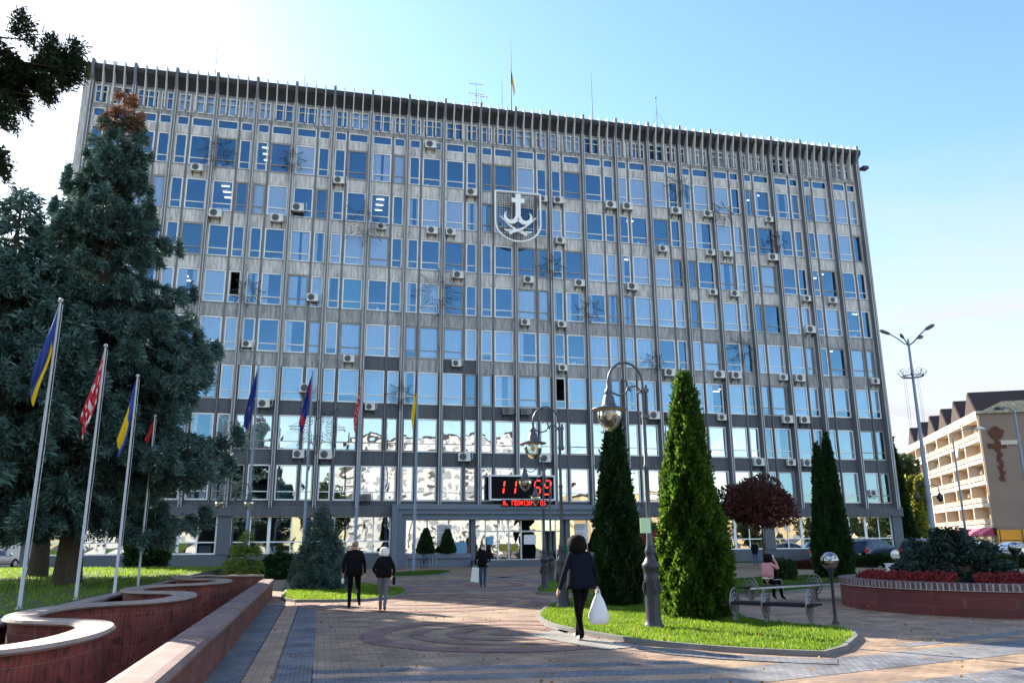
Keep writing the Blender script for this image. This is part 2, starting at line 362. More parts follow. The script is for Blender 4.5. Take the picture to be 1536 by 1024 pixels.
def lawn(name, poly, n, hgt=(.045, .10), w=.007, leaf='grass', kerb=True, it=1, kw=.075, clear=(), z=0.):
    p = smooth_poly(poly, it) if it else poly
    A = np.array(p)
    mb = MB(); mb.prism(p, 'z', .0, z+.045); tag(mb.build(name, 'soil'), kind='structure')
    if kerb:
        k = MB(); c = A.mean(0); m = len(p)
        area = sum(p[i][0]*p[(i+1) % m][1]-p[(i+1) % m][0]*p[i][1] for i in range(m)); sg = 1 if area > 0 else -1
        out = []
        for i in range(m):
            a, b, d = A[i-1], A[i], A[(i+1) % m]
            e1 = (b-a)/(np.hypot(*(b-a))+1e-9); e2 = (d-b)/(np.hypot(*(d-b))+1e-9); nrm = np.array([e1[1]+e2[1], -(e1[0]+e2[0])])*sg
            nrm /= np.hypot(*nrm)+1e-9; out.append(b+nrm*kw)
        for i in range(m):
            j = (i+1) % m; a, b, c2, d = A[i], A[j], out[j], out[i]
            k.add([(*a, 0), (*b, 0), (*c2, 0), (*d, 0), (*a, .085), (*b, .085), (*c2, .085), (*d, .085)], [(4, 5, 6, 7), (3, 2, 6, 7), (0, 1, 5, 4)])
        struct('kerb', k, 'kerb_stone')
    lo, hi = A.min(0), A.max(0)
    k = max(1., (hi-lo).prod()/max(1e-6, abs(sum(p[i][0]*p[(i+1) % len(p)][1]-p[(i+1) % len(p)][0]*p[i][1] for i in range(len(p))))/2))
    x = RNG.uniform(lo[0], hi[0], int(n*k)); y = RNG.uniform(lo[1], hi[1], int(n*k)); s = in_poly(x, y, p)
    for cx, cy, r in clear: s &= np.hypot(x-cx, y-cy) > r
    x, y = x[s], y[s]; m = len(x)
    D = RNG.normal(size=(m, 3))*np.array([.45, .45, .1])+np.array([0, 0, 1.])
    clump = np.sin(x*5.1+np.sin(y*3.7)*2)*np.sin(y*4.3+x*1.3)
    hh = RNG.uniform(*hgt, m)*(1+.35*clump)
    t = .45+.25*clump+RNG.normal(size=m)*.2
    leaves(name+'_grass', np.stack([x, y, np.full(m, z+.045)], 1), D, hh, w, t, leaf, kind='stuff')
T2 = lambda pts: [tuple(G(x, y)[:2]) for x, y in pts]
lawn('lawn', T2(((808, 925), (820, 937), (850, 946), (900, 955), (965, 966), (1030, 972), (1100, 978), (1180, 982), (1252, 985), (1288, 953), (1240, 944), (1170, 941), (1105, 928), (1085, 905), (1000, 893), (900, 893), (835, 905))), 90000)
lawn('lawn', T2(((797, 890), (840, 893), (900, 893), (1000, 880), (860, 868), (825, 872))), 9000, leaf='grass', w=.014)
lawn('lawn', T2(((1090, 900), (1250, 882), (1345, 868), (1345, 861), (1090, 868), (1060, 880))), 14000, leaf='grass_dark', w=.016)
lawn('lawn', T2(((425, 892), (427, 903), (500, 903), (560, 901), (612, 893), (600, 882), (450, 868))), 22000, w=.012)
lawn('lawn', [(21.8, -13.6), (25.8, -9.6), (26.3, -11.6), (24.3, -18.2), (21.6, -18.9)], 5000, w=.02, leaf='grass_dark')
lawn('lawn', [(-25, -58), (13.85, -58), (13.85, -24), (14.2, -15.5), (3, -12.5), (-25, -12.5)], 120000, (.05, .12), .014, it=0, z=.50)
lawn('lawn', [(-25, -3.6), (20.5, -3.6), (20.5, -1.1), (-25, -1.1)], 9000, (.06, .14), .03, it=0, leaf='grass_dark')
lawn('lawn', [(45.5, -3.6), (57.5, -3.6), (57.5, -1.1), (45.5, -1.1)], 3000, (.06, .14), .03, it=0, leaf='grass_dark')
# pale cobble strip along the near lawn edge
def edge_strip(pts, w, m, z):
    A = [np.array(p) for p in pts]; n = len(A); nr = []
    for i in range(n):
        d = A[min(i+1, n-1)]-A[max(i-1, 0)]; d = d/np.hypot(*d); v = np.array([d[1], -d[0]]); nr.append(v if v[1] < 0 else -v)
    g = MB(); vs = [(*(A[i]+nr[i]*k), z) for i in range(n) for k in (0, w if i else w*.5)]
    g.add(vs, [(2*i, 2*i+1, 2*i+3, 2*i+2) for i in range(n-1)]); struct('paving_strip', g, m)
edge_strip(T2(((806, 927), (818, 940), (848, 950), (900, 959), (965, 970))), .75, 'pave_cobble', .0165)
edge_strip(T2(((965, 970), (1030, 977), (1100, 983), (1180, 987), (1256, 990))), .5, 'pave_grey', .0165)
# fallen leaves scattered over lawn and paving
mat_leaf('fallen_leaf', (.20, .10, .03), (.42, .22, .05), .3)
m = 650
P = np.stack([RNG.uniform(17.5, 32, m), RNG.uniform(-52, -33, m), RNG.choice([.02, .02, .11], m)], 1)
tag(leaves('fallen_leaves', P, RNG.normal(size=(m, 3))*np.array([1, 1, .12]), .05, .02, RNG.uniform(0, 1, m), 'fallen_leaf'), kind='stuff')

# ------------------------------------------------------------------ garden walls of the fountain
mat_wallbrick('red_tile', (.25, .055, .040), (.17, .04, .032), (.22, .13, .11), .085, .26, msize=.004, offset=0., dirt=(.05, .02, .018), dscale=7, dlo=.55, dhi=.62)
mat_wallbrick('brick_wall', (.25, .085, .06), (.18, .06, .048), (.13, .09, .08), .25, .075, dirt=(.07, .035, .03), dscale=1.6)
mat_brick('cap_brick', (.23, .145, .13), (.175, .11, .105), (.17, .13, .12), .12, .25, dirt=(.24, .17, .16), dscale=1.5, msize=.006)
mat('cap_stone', (.37, .28, .24), .75, var=.85, vscale=2.2, dark=(.20, .155, .135), bump=.3, bscale=30)
def sweep(mb, path, prof, mi=0, mis=None, closed=False):
    """profile (u across, z) swept along an xy path"""
    path = [np.array(p, float) for p in path]; k = len(path); n = len(prof); vs = []
    for i, p in enumerate(path):
        a, b = (path[i-1], path[(i+1) % k]) if closed else (path[max(i-1, 0)], path[min(i+1, k-1)])
        d = (b-a)/np.hypot(*(b-a)); nn = np.array([d[1], -d[0]])
        vs += [(p[0]+nn[0]*u, p[1]+nn[1]*u, z) for u, z in prof]
    for i in range(k if closed else k-1):
        o, o2 = i*n, ((i+1) % k)*n
        for j in range(n):
            mb.add([vs[o+j], vs[o+(j+1) % n], vs[o2+(j+1) % n], vs[o2+j]], [(0, 3, 2, 1)], mis[j] if mis else mi, False)
    if not closed:
        mb.add(vs[:n], [list(range(n))], mi); mb.add(vs[-n:], [list(range(n-1, -1, -1))], mi)
sp = [(15.3+.78*math.cos(2*PI*(y+43.6)/6.75), y) for y in np.arange(-58.8, -31.9, .14)]
# sharpen the S so that its lobes overhang like the real serpentine
sp = [(x, y+.55*math.sin(2*PI*(2*(y+43.6)/6.75))/1.6) for x, y in sp]
t = thing('serpentine_wall', (15.3, -45, 0), 'low serpentine red tiled wall with pale stone cap beside the lawn', 'garden wall')
mb = MB(); sweep(mb, [(x-15.3, y+45) for x, y in sp], [(-.13, -.75), (.13, -.75), (.13, .645), (-.13, .645)]); mb.build('wall', 'red_tile', t)
mb = MB(); sweep(mb, [(x-15.3, y+45) for x, y in sp], [(-.19, .64), (.19, .64), (.215, .665), (.19, .70), (-.19, .70), (-.215, .665)])
o = mb.build('coping', 'cap_stone', t)
t = thing('brick_wall', (17, -45, 0), 'long straight brick wall with rounded brick top along the paved walk', 'garden wall')
pw = [(.36, -14.8), (.0, 12.35)]
mb = MB(); sweep(mb, [(.17, -14.8), (-.02, 12.3)], [(-.17, -.75), (.17, -.75), (.17, .47), (-.17, .47)])
mb.build('wall', 'brick_wall', t)
mb = MB(); sweep(mb, [(.17, -14.85), (-.02, 12.35)], [(-.215, .46), (.215, .46), (.225, .50), (.19, .545), (.12, .56), (-.12, .56), (-.19, .545), (-.225, .50)]); mb.build('coping', 'cap_brick', t)
t = thing('brick_wall', (14.05, -45, 0), 'low brick wall on the lawn side of the serpentine, behind its bays', 'garden wall')
mb = MB(); sweep(mb, [(0, -14), (0, 14.5)], [(-.12, -.75), (.12, -.75), (.12, .52), (-.12, .52)]); mb.build('wall', 'brick_wall', t)
mb = MB(); sweep(mb, [(0, -14.05), (0, 14.55)], [(-.17, .51), (.17, .51), (.17, .56), (-.17, .56)]); mb.build('coping', 'cap_stone', t)
t = thing('brick_wall', (15.6, -31.9, 0), 'short brick wall closing the far end of the fountain basin', 'garden wall')
mb = MB(); mb.box(-1.6, 1.15, -.12, .15, -.75, .62); mb.build('wall', 'brick_wall', t)
mb = MB(); mb.box(-1.65, 1.2, -.17, .2, .622, .68); mb.build('coping', 'cap_stone', t)
# round planter
PC = np.array([35.0, -42.9]); PR = 3.6
t = thing('round_planter', (*PC, 0), 'big round red brick planter with dark brick rim and red flowers', 'planter')
circ = lambda r, n=72: [(r*math.cos(2*PI*i/n), r*math.sin(2*PI*i/n)) for i in range(n)]
mat_wallbrick('planter_brick', (.17, .042, .04), (.13, .036, .036), (.15, .08, .075), .42, .20, msize=.007, dirt=(.10, .04, .04), dscale=1.1)
mat_brick('rim_brick', (.10, .055, .06), (.08, .05, .055), (.55, .50, .48), .075, 2., msize=.006, axis='UV', offset=0., bump=.3)
mb = MB(); sweep(mb, circ(PR-.1), [(.1, 0), (.1, .56), (-.12, .56), (-.12, 0)], closed=True); mb.build('wall', 'planter_brick', t)
n = 190; mb = MB()
for i in range(n):                                   # header course of separate dark bricks
    a = 2*PI*i/n; da = 2*PI/n*.37; r0, r1 = PR-.36, PR+.04
    q = [(r*math.cos(b), r*math.sin(b)) for r, b in ((r0, a-da), (r1, a-da), (r1, a+da), (r0, a+da))]
    mb.prism(q, 'z', .555, .70, mi=i % 2)
mat('rim_dark', (.13, .075, .075), .7, var=.7, vscale=8, dark=(.05, .035, .045)); mat('rim_dark2', (.10, .06, .07), .7, var=.7, vscale=8, dark=(.30, .22, .21))
mb.build('rim', ['rim_dark', 'rim_dark2'], t)
mb = MB(); sweep(mb, circ(PR-.16), [(.195, .54), (.195, .69), (-.17, .69), (-.17, .54)], closed=True); mat('mortar', (.55, .52, .50), .9, var=.5); mb.build('mortar_bed', 'mortar', t)
mb = MB(); mb.lathe([(.01, .60), (PR-.34, .58)], 48, cap=False); mb.build('soil', 'soil', t)
# ------------------------------------------------------------------ town hall
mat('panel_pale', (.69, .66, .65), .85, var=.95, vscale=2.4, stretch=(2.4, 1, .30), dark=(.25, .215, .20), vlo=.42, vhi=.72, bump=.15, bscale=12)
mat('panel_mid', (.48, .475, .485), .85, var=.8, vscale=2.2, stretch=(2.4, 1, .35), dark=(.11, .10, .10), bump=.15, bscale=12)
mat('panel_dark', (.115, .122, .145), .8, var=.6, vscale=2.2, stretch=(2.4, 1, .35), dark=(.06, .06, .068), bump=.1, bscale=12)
mat('pylon', (.155, .165, .19), .6, var=.55, vscale=1.3, stretch=(1, 1, .5), dark=(.11, .11, .125), bump=.1)
mat('pylon_pale', (.62, .61, .61), .65, var=.6, vscale=1.6, stretch=(3, 3, .4), dark=(.27, .26, .26))
mat('cornice', (.045, .045, .05), .8, var=.6, vscale=2, dark=(.03, .03, .03))
mat('win_frame', (.90, .90, .91), .5, var=.2, vscale=2.5, dark=(.5, .5, .5))
mat('old_frame', (.40, .37, .35), .7, var=.6, vscale=4, dark=(.2, .17, .15))
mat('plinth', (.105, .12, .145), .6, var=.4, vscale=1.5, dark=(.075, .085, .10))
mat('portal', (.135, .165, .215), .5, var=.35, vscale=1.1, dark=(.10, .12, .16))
mat('room', (.24, .26, .31), .9); mat('room_floor', (.12, .10, .09), .9); mat('black', (.012, .012, .014), .6)
mat('curtain', (.88, .88, .90), .9, var=.35, vscale=1.2, dark=(.72, .74, .80)); mat('blind', (.82, .86, .92), .85, var=.3, vscale=1.1, dark=(.66, .72, .80)); mat('curtain_teal', (.18, .42, .42), .9); mat('curtain_lilac', (.58, .52, .72), .9)
mat_glass('pane', .19, (.88, .93, .98), wave=.010, wscale=.55, gcol=(.40, .70, 1.))
mat_glass('pane_low', .42, (.62, .72, .84), wave=.011, wscale=.5, gcol=(.92, .96, 1))
mat('metal_grey', (.32, .33, .34), .35, .8); mat('tar', (.05, .05, .05), .9)
HALL = thing('town_hall', (0, 0, 0), 'long nine storey modernist town hall, its facade a grid of blue windows between grey concrete pillars', 'building')
HALL['label'] = 'long modernist concrete town hall with gridded blue windows and vertical grey pillars'
NB = 22; BW = 3.0; ST = 3.604; S8 = 4.70; WH = 2.56
sill = lambda r: S8+(8-r)*ST                        # r = 1 (top) .. 8
def wide_left(i): return i % 2 == 1
def bay_x(i, a, b):                                  # a..b from the bay's wide-left side, mirrored in the even bays
    return (3*i+a, 3*i+b) if wide_left(i) else (3*i+3-b, 3*i+3-a)
# walls
mb = MB()
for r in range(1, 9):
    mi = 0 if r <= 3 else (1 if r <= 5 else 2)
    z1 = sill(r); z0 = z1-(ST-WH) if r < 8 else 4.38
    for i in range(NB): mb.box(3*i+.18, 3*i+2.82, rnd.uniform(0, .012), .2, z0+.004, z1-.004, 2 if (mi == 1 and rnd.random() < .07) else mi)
for i in range(NB): mb.box(3*i+.18, 3*i+2.82, 0, .2, sill(1)+WH+.004, 33.2, 0)
mb.box(.1, 65.9, .04, .24, 33.98, 34.34, 1); mb.box(.1, 65.9, .05, .25, 35.9, 36.9, 1)
for i in range(NB+1):
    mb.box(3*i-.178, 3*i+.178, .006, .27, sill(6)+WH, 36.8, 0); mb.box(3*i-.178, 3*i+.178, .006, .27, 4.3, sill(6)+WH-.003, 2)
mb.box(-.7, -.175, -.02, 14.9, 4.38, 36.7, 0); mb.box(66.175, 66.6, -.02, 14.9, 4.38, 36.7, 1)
mb.box(-.7, 66.6, 14.9, 15.2, 0, 36.7, 1)
mb.box(-.7, -.3, .2, 14.9, 0, 4.37, 2); mb.box(66.2, 66.6, .2, 14.9, 0, 4.37, 2)
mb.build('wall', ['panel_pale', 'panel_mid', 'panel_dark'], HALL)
mb = MB(); mb.box(-.6, 66.5, -.05, 15.1, 36.85, 37.15); mb.box(-.3, 66.2, 4, 15.3, 37.15, 37.32); mb.build('roof', 'tar', HALL)
# rooms behind the glass
mb = MB()
for r in range(1, 9): mb.box(0.2, 65.8, .24, 5.0, sill(r)-.95, sill(r)-.62, 1)
mb.box(-.2, 66.1, 5.0, 5.1, .4, 36.8, 0); mb.box(.2, 65.8, .26, 5, 33.25, 33.4, 1); mb.box(.2, 65.8, .3, 5, 35.95, 36.1, 0)
for i in range(0, NB+1, 2): mb.box(3*i-.06, 3*i+.06, .3, 5, 1, 36, 0)
mb.build('interior', ['room', 'room_floor'], HALL)
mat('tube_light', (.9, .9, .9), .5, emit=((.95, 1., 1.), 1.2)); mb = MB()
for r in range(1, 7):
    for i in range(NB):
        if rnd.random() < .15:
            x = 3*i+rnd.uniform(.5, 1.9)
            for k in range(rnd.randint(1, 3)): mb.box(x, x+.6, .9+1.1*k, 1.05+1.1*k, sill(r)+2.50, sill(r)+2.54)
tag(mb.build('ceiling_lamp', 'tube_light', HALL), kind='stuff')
# cornice and its blades
mb = MB(); prof = [(-.02, 36.15), (-.10, 36.4), (-.26, 36.65), (-.44, 36.82), (-.60, 36.95), (-.64, 37.2), (-.60, 37.36), (-.02, 37.36)]
mb.prism(prof, 'x', -.55, 66.45); mb.build('cornice', 'cornice', HALL)
fin = [(.015, 34.36), (-.46, 34.30), (-.52, 35.9), (-.66, 36.6), (-.76, 37.2), (-.74, 37.62), (-.1, 37.62), (.015, 36.0)]
finm = None
for i in range(NB):
    for k in (1, 2, 3):
        if finm is None:
            mb = MB(); mb.prism(fin, 'x', -.045, .045); finm = mb.build('fin', 'pylon_pale', HALL).data
            COL.objects.get('fin').location = (3*i+.75*k, 0, 0)
        else: link('fin', finm, HALL, (3*i+.75*k, 0, 0))
pil = [(.02, 4.35), (-.50, 4.35), (-.52, 35.9), (-.68, 36.6), (-.79, 37.2), (-.77, 37.66), (-.06, 37.66), (.02, 37.3)]
mb = MB(); mb.prism(pil, 'x', -.10, .10); mb.box(-.115, -.07, -.525, -.48, 4.2, 36.2, 1); mb.box(.07, .115, -.525, -.48, 4.2, 36.2, 1)
pl = mb.build('pillar', ['pylon', 'pylon_pale'], HALL); pl.location = (0, 0, 0)
for i in range(1, NB+1): link('pillar', pl.data, HALL, (3*i, 0, 0))
mb = MB(); mb.box(-.045, .045, -.10, .19, 4.42, 34.2, 0); mb.box(-.085, .085, -.03, .19, sill(5), 34.19, 1); ps = mb.build('pilaster', ['pylon', 'panel_mid'], HALL)
for i in range(NB):
    x0, x1 = bay_x(i, 1.74, 1.90); xc = (x0+x1)/2
    if i == 0: ps.location = (xc, 0, 0)
    else: link('pilaster', ps.data, HALL, (xc, 0, 0))
# windows
def frame_bars(mb, x0, x1, z0, z1, y0=.02, y1=.11, w=.10, mi=0, trans=None):
    mb.box(x0, x0+w, y0, y1, z0, z1, mi); mb.box(x1-w, x1, y0, y1, z0, z1, mi)
    mb.box(x0+w, x1-w, y0, y1, z0, z0+w, mi); mb.box(x0+w, x1-w, y0, y1, z1-w, z1, mi)
    if trans: mb.box(x0+w, x1-w, y0+.003, y1-.003, trans-.036, trans+.036, mi)
def pane(mb, x0, x1, z0, z1, y=.075, j=.005):
    mb.quad(*[(x, y+rnd.uniform(-j, j), z) for x, z in ((x0, z0), (x1, z0), (x1, z1), (x0, z1))])
def corrug(mb, x0, x1, z0, z1, y, n, amp, mi=0):
    vs = []
    for k in range(2*n+1):
        x = x0+(x1-x0)*k/(2*n); yy = y+(amp if k % 2 else -amp)
        vs += [(x, yy, z0), (x, yy, z1)]
    mb.add(vs, [(2*k, 2*k+2, 2*k+3, 2*k+1) for k in range(2*n)], mi)
pc = {1: .45, 2: .58, 3: .42, 4: .50, 5: .72, 6: .95, 7: .75, 8: .30}
order = []
for r in range(1, 9):
    for i in range(NB):
        if r == 8 and i in (10, 11): pass
        d = math.dist((3*i+1.5, 0, sill(r)), CAM)
        if i <= 2 or (i == 3 and r > 1): d += 100    # behind the spruce
        order.append((d, r, i))
order.sort(); big = {(r, i) for d, r, i in order[:100]}
rest_f, rest_p, rest_c = MB(), MB(), MB()
for r in range(1, 9):
    for i in range(NB):
        own = (r, i) in big
        f, p, c = (MB(), MB(), MB()) if own else (rest_f, rest_p, rest_c)
        z0, z1 = sill(r)+.02, sill(r)+WH-.02; tz = z0+.62
        kind = rnd.random(); curt = rnd.random() < pc[r]
        mi_c = 1 if (r in (5, 6) and rnd.random() < .7) else 0
        if rnd.random() < .04: mi_c = rnd.choice((2, 3))
        for (a, b, wide) in ((.2, 1.72, True), (1.93, 2.8, False)):
            x0, x1 = bay_x(i, a, b)
            old = rnd.random() < .22
            frame_bars(f, x0, x1, z0, z1, mi=2 if old else 0, trans=tz if (wide or rnd.random() < .85) else None)
            f.box(x0-.03, x1+.03, -.07, .034, z0-.03, z0+.012, 1)
            opened = (not wide) and rnd.random() < .03
            if opened:
                p.quad((x0+.06, .075, z0+.06), (x1-.06, .075, z0+.06), (x1-.06, .075, tz), (x0+.06, .075, tz))
                f.box(x0+.07, x0+.11, .1, .55, tz+.05, z1-.07, 0)
            else:
                pane(p, x0+.055, x1-.055, z0+.055, tz); pane(p, x0+.055, x1-.055, tz, z1-.055)
            if opened: continue
            if kind < .11 and wide:                   # white roller screen, closed
                c.quad((x0+.05, .13, z0+.05), (x1-.05, .13, z0+.05), (x1-.05, .13, z1-.05), (x0+.05, .13, z1-.05), mi=0)
            elif curt:
                t = rnd.random(); lo = z0+(.0 if t < .7 else .5)
                if t < .5 or mi_c == 1: corrug(c, x0+.04, x1-.04, lo, z1-.03, .13, 13 if wide else 8, .022, mi_c)
                else:
                    w = (x1-x0)*rnd.uniform(.25, .48)
                    corrug(c, x0+.04, x0+w, z0+.02, z1-.03, .17, 5, .04, mi_c)
                    if rnd.random() < .6: corrug(c, x1-w*rnd.uniform(.5, 1), x1-.04, z0+.02, z1-.03, .17, 4, .04, mi_c)
            elif wide and rnd.random() < .5:          # things standing on the window sill inside
                for _ in range(rnd.randint(1, 3)):
                    xx = rnd.uniform(x0+.1, x1-.4); c.box(xx, xx+rnd.uniform(.12, .35), .16, .3, z0+.02, z0+rnd.uniform(.15, .38), rnd.choice((0, 0, 3)))
        if own:
            w = f.build('window', ['win_frame', 'metal_grey', 'old_frame'], HALL)
            p.build('pane', 'pane_low' if r >= 7 else 'pane', w)
            if c.v: c.build('curtain', ['curtain', 'blind', 'curtain_teal', 'curtain_lilac'], w)
w = tag(rest_f.build('window', ['win_frame', 'metal_grey', 'old_frame'], HALL), kind='stuff')
tag(rest_p.build('pane', 'pane', w), kind='stuff'); tag(rest_c.build('curtain', ['curtain', 'blind', 'curtain_teal', 'curtain_lilac'], w), kind='stuff')
# attic storey
for i in range(NB):
    f, p, c = MB(), MB(), MB()
    for (a, b, wide) in ((.19, 1.72, True), (1.92, 2.80, False)):
        x0, x1 = bay_x(i, a, b); z0, z1, tz = 34.36, 35.88, 35.32
        frame_bars(f, x0, x1, z0, z1, y0=.0, y1=.14, w=.085, trans=tz, mi=0)
        if wide: xm = (x0+x1)/2; f.box(xm-.045, xm+.045, .002, .137, z0+.055, z1-.055, 0)
        else: f.box((x0+x1)/2-.04, (x0+x1)/2+.04, .002, .137, z0+.055, z1-.055, 0)
        pane(p, x0+.05, x1-.05, z0+.05, z1-.05, y=.1)
        frame_bars(f, x0, x1, 33.22, 33.96, y0=.0, y1=.12, w=.075, mi=0)
        pane(p, x0+.04, x1-.04, 33.26, 33.92, y=.08)
        if rnd.random() < .3: corrug(c, x0+.05, x1-.05, z0+.02, z1-.03, .26, 6, .03)
        xa, xb = (x0-.1, x0) ; 
    for a, b in ((.165, .188), (1.722, 1.918), (2.802, 2.825)):
        x0, x1 = bay_x(i, a, b); f.box(x0+.002, x1-.002, .03, .2, 34.345, 35.895, 3)
    w = f.build('attic_window', ['win_frame', 'metal_grey', 'old_frame', 'panel_mid'], HALL); p.build('pane', 'pane', w)
    if c.v: c.build('curtain', 'curtain', w)
# ground floor
for xa, xb in ((-.65, 23.5), (42.5, 66.55)):
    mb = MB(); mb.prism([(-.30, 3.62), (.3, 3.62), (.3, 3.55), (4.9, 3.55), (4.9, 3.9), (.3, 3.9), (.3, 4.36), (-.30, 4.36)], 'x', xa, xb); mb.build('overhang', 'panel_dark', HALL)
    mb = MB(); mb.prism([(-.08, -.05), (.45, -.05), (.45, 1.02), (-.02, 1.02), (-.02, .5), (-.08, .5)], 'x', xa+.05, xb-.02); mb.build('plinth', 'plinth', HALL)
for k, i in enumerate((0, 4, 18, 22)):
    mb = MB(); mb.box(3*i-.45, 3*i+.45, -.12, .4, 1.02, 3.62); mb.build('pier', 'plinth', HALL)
mat_glass('pane_ground', .34, (.6, .65, .7), wave=.012, wscale=.5)
for a, b in ((0, 4), (4, 8), (14, 18), (18, 22)):
    for i in range(a, b):
        f, p = MB(), MB(); x0, x1 = 3*i, 3*i+3
        if i == a: x0 += .45
        if i == b-1: x1 -= .47
        f.box(x0+.002, x0+.11, .05, .16, 1.03, 3.61); f.box(x1-.11, x1-.002, .05, .16, 1.03, 3.61); xm = (x0+x1)/2
        f.box(xm-.04, xm+.04, .06, .15, 1.12, 3.6); f.box(x0+.11, x1-.11, .055, .155, 1.03, 1.12); f.box(x0+.11, x1-.11, .063, .147, 1.80, 1.88)
        f.box(x0+.11, x1-.11, .055, .155, 3.54, 3.61)
        for u, v in ((x0+.1, xm-.03), (xm+.03, x1-.1)):
            pane(p, u, v, 1.1, 1.83, y=.1); pane(p, u, v, 1.84, 3.57, y=.1)
            if rnd.random() < .6: f.box(u+.1, v-.2*rnd.random()-.1, .3, .42, 1.15, 1.62, 1)
        w = f.build('ground_window', ['win_frame', 'curtain'], HALL); p.build('pane', 'pane_ground', w)
# entrance portal
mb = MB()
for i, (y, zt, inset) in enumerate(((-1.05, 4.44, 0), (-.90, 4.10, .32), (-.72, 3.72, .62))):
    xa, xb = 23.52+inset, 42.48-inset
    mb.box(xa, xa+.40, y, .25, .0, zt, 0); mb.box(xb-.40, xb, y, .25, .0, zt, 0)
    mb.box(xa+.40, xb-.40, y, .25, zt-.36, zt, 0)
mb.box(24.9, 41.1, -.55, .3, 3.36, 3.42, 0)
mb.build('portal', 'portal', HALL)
for xa, xb in ((24.54, 29.4), (37.06, 41.46)):
    mb = MB(); mb.prism([(-.45, 0), (.2, 0), (.2, .93), (-.62, .93), (-.62, .62), (-.45, .62)], 'x', xa, xb); mb.build('ledge', 'portal', HALL)
mb = MB(); mb.box(29.45, 37.1, -2.0, .5, 0, .44); mb.box(29.2, 38.3, -2.5, -2.002, 0, .22); mb.box(29.0, 38.6, -3.0, -2.502, 0, .10); mb.build('step', 'plinth', HALL)
for x in (29.55, 36.85):
    mb = MB(); mb.box(x-.17, x+.17, -.45, .25, .44, 3.36); mb.build('column', 'plinth', HALL)
mat_glass('pane_door', .40, (.6, .66, .7), wave=.014, wscale=.5)
for xa, xb in ((24.60, 29.36), (37.06, 41.40)):
    f, p = MB(), MB(); 
    n = 3
    for k in range(n):
        u, v = xa+(xb-xa)*k/n, xa+(xb-xa)*(k+1)/n
        frame_bars(f, u+.002, v-.002, .935, 3.355, y0=.0, y1=.08, w=.04); pane(p, u+.03, v-.03, .97, 3.33, y=.04)
    w = f.build('display_window', ['metal_grey'], HALL); p.build('pane', 'pane_door', w)
mat('door_frame', (.55, .56, .58), .4, .6)
f, p = MB(), MB(); xs = [29.75, 30.55, 31.5, 32.35, 33.3, 34.98, 36.0, 36.65]
for u, v in zip(xs[:-1], xs[1:]):
    frame_bars(f, u+.002, v-.002, 2.52, 3.355, y0=.02, y1=.09, w=.035); pane(p, u+.03, v-.03, 2.55, 3.33, y=.055)
w = f.build('transom_window', 'door_frame', HALL); p.build('pane', 'pane_door', w)
for k, (u, v) in enumerate(zip(xs[:-1], xs[1:])):
    if k == 5: continue
    f, p = MB(), MB(); frame_bars(f, u+.002, v-.002, .445, 2.51, y0=.02, y1=.09, w=.05); pane(p, u+.04, v-.04, .48, 2.47, y=.055)
    if k in (2, 3): f.bar((v-.12 if k == 2 else u+.12, -.02, 1.2), (v-.12 if k == 2 else u+.12, -.02, 1.7), .03)
    w = f.build('door', 'door_frame', HALL); p.build('pane', 'pane_door', w)
mb = MB(); mb.box(35.0, 35.9, .6, .64, .45, 2.5); mb.box(34.985, 35.0, .08, .9, .45, 2.5); tag(mb.build('door', 'black', HALL), 'dark open doorway leaf')
# little things along the left of the portal roof edge
mat('white_paper', (.72, .73, .76), .8); mat('ink', (.08, .08, .12), .8); mat('yellow_cloth', (.30, .26, .04), .8)
def notice(x, z, w, h, label, y=-.03, head=None):
    t = thing('notice_board', (x, y, z), label, 'notice'); mb = MB(); mb.box(-w/2, w/2, -.02, .0, 0, h); mb.build('board', 'white_paper', t)
    mb = MB()
    for k in range(int(h/.13)):
        if k % 4 == 3: continue
        mb.box(-w*.40, w*rnd.uniform(.1, .4), -.025, -.0205, h-.16-k*.13, h-.13-k*.13)
    mb.build('text', 'ink', t)
notice(27.45, 1.45, 1.05, 1.55, 'tall white notice with lines of text in the window left of the entrance')
notice(38.05, 1.55, 1.0, 1.5, 'tall white notice with lines of text in the window right of the entrance')
mb = MB(); mb.box(0, .85, -.015, .0, 0, .8, 0); mb.box(.85, 1.05, -.013, .0, .1, .5, 1)
mat('poster_blue', (.16, .36, .55), .6); mat('poster_red', (.45, .10, .06), .6); mat('bin_green', (.0, .25, .19), .5)
tag(mb.build('poster', ['poster_blue', 'poster_red'], loc=(28.3, -.03, .95)), 'small blue and red poster below the left window notice', 'poster')
mb = MB(); mb.box(0, .5, -.012, .0, .2, .8); tag(mb.build('poster', 'poster_blue', loc=(30.65, -.01, 1.35)), 'blue poster stuck on the glass at the left end of the entrance doors', 'poster')
mb = MB(); mb.box(0, .95, -.012, .0, .1, .8); tag(mb.build('poster', 'white_paper', loc=(33.5, -.01, 1.45)), 'large white sheet stuck on the middle glass door', 'poster')
for x in (31.62, 32.42):
    mb = MB(); mb.box(0, .62, -.012, .0, 0, .55); tag(mb.build('sticker', 'yellow_cloth', loc=(x, -.01, 1.05)), 'yellow sticker low on the '+('left' if x < 32 else 'right')+' leaf of the glass double door', 'sticker')
t = thing('litter_bin', (36.75, -.9, .44), 'green litter bin standing beside the entrance doors', 'bin')
mb = MB(); mb.lathe([(.2, 0), (.24, .1), (.25, .95), (.27, .97), (.27, 1.05), (.2, 1.08)], 14); mb.build('body', 'bin_green', t); mb = MB(); mb.lathe([(.19, 1.08), (.12, 1.14), (.02, 1.15)], 14); mb.build('lid', 'black', t)

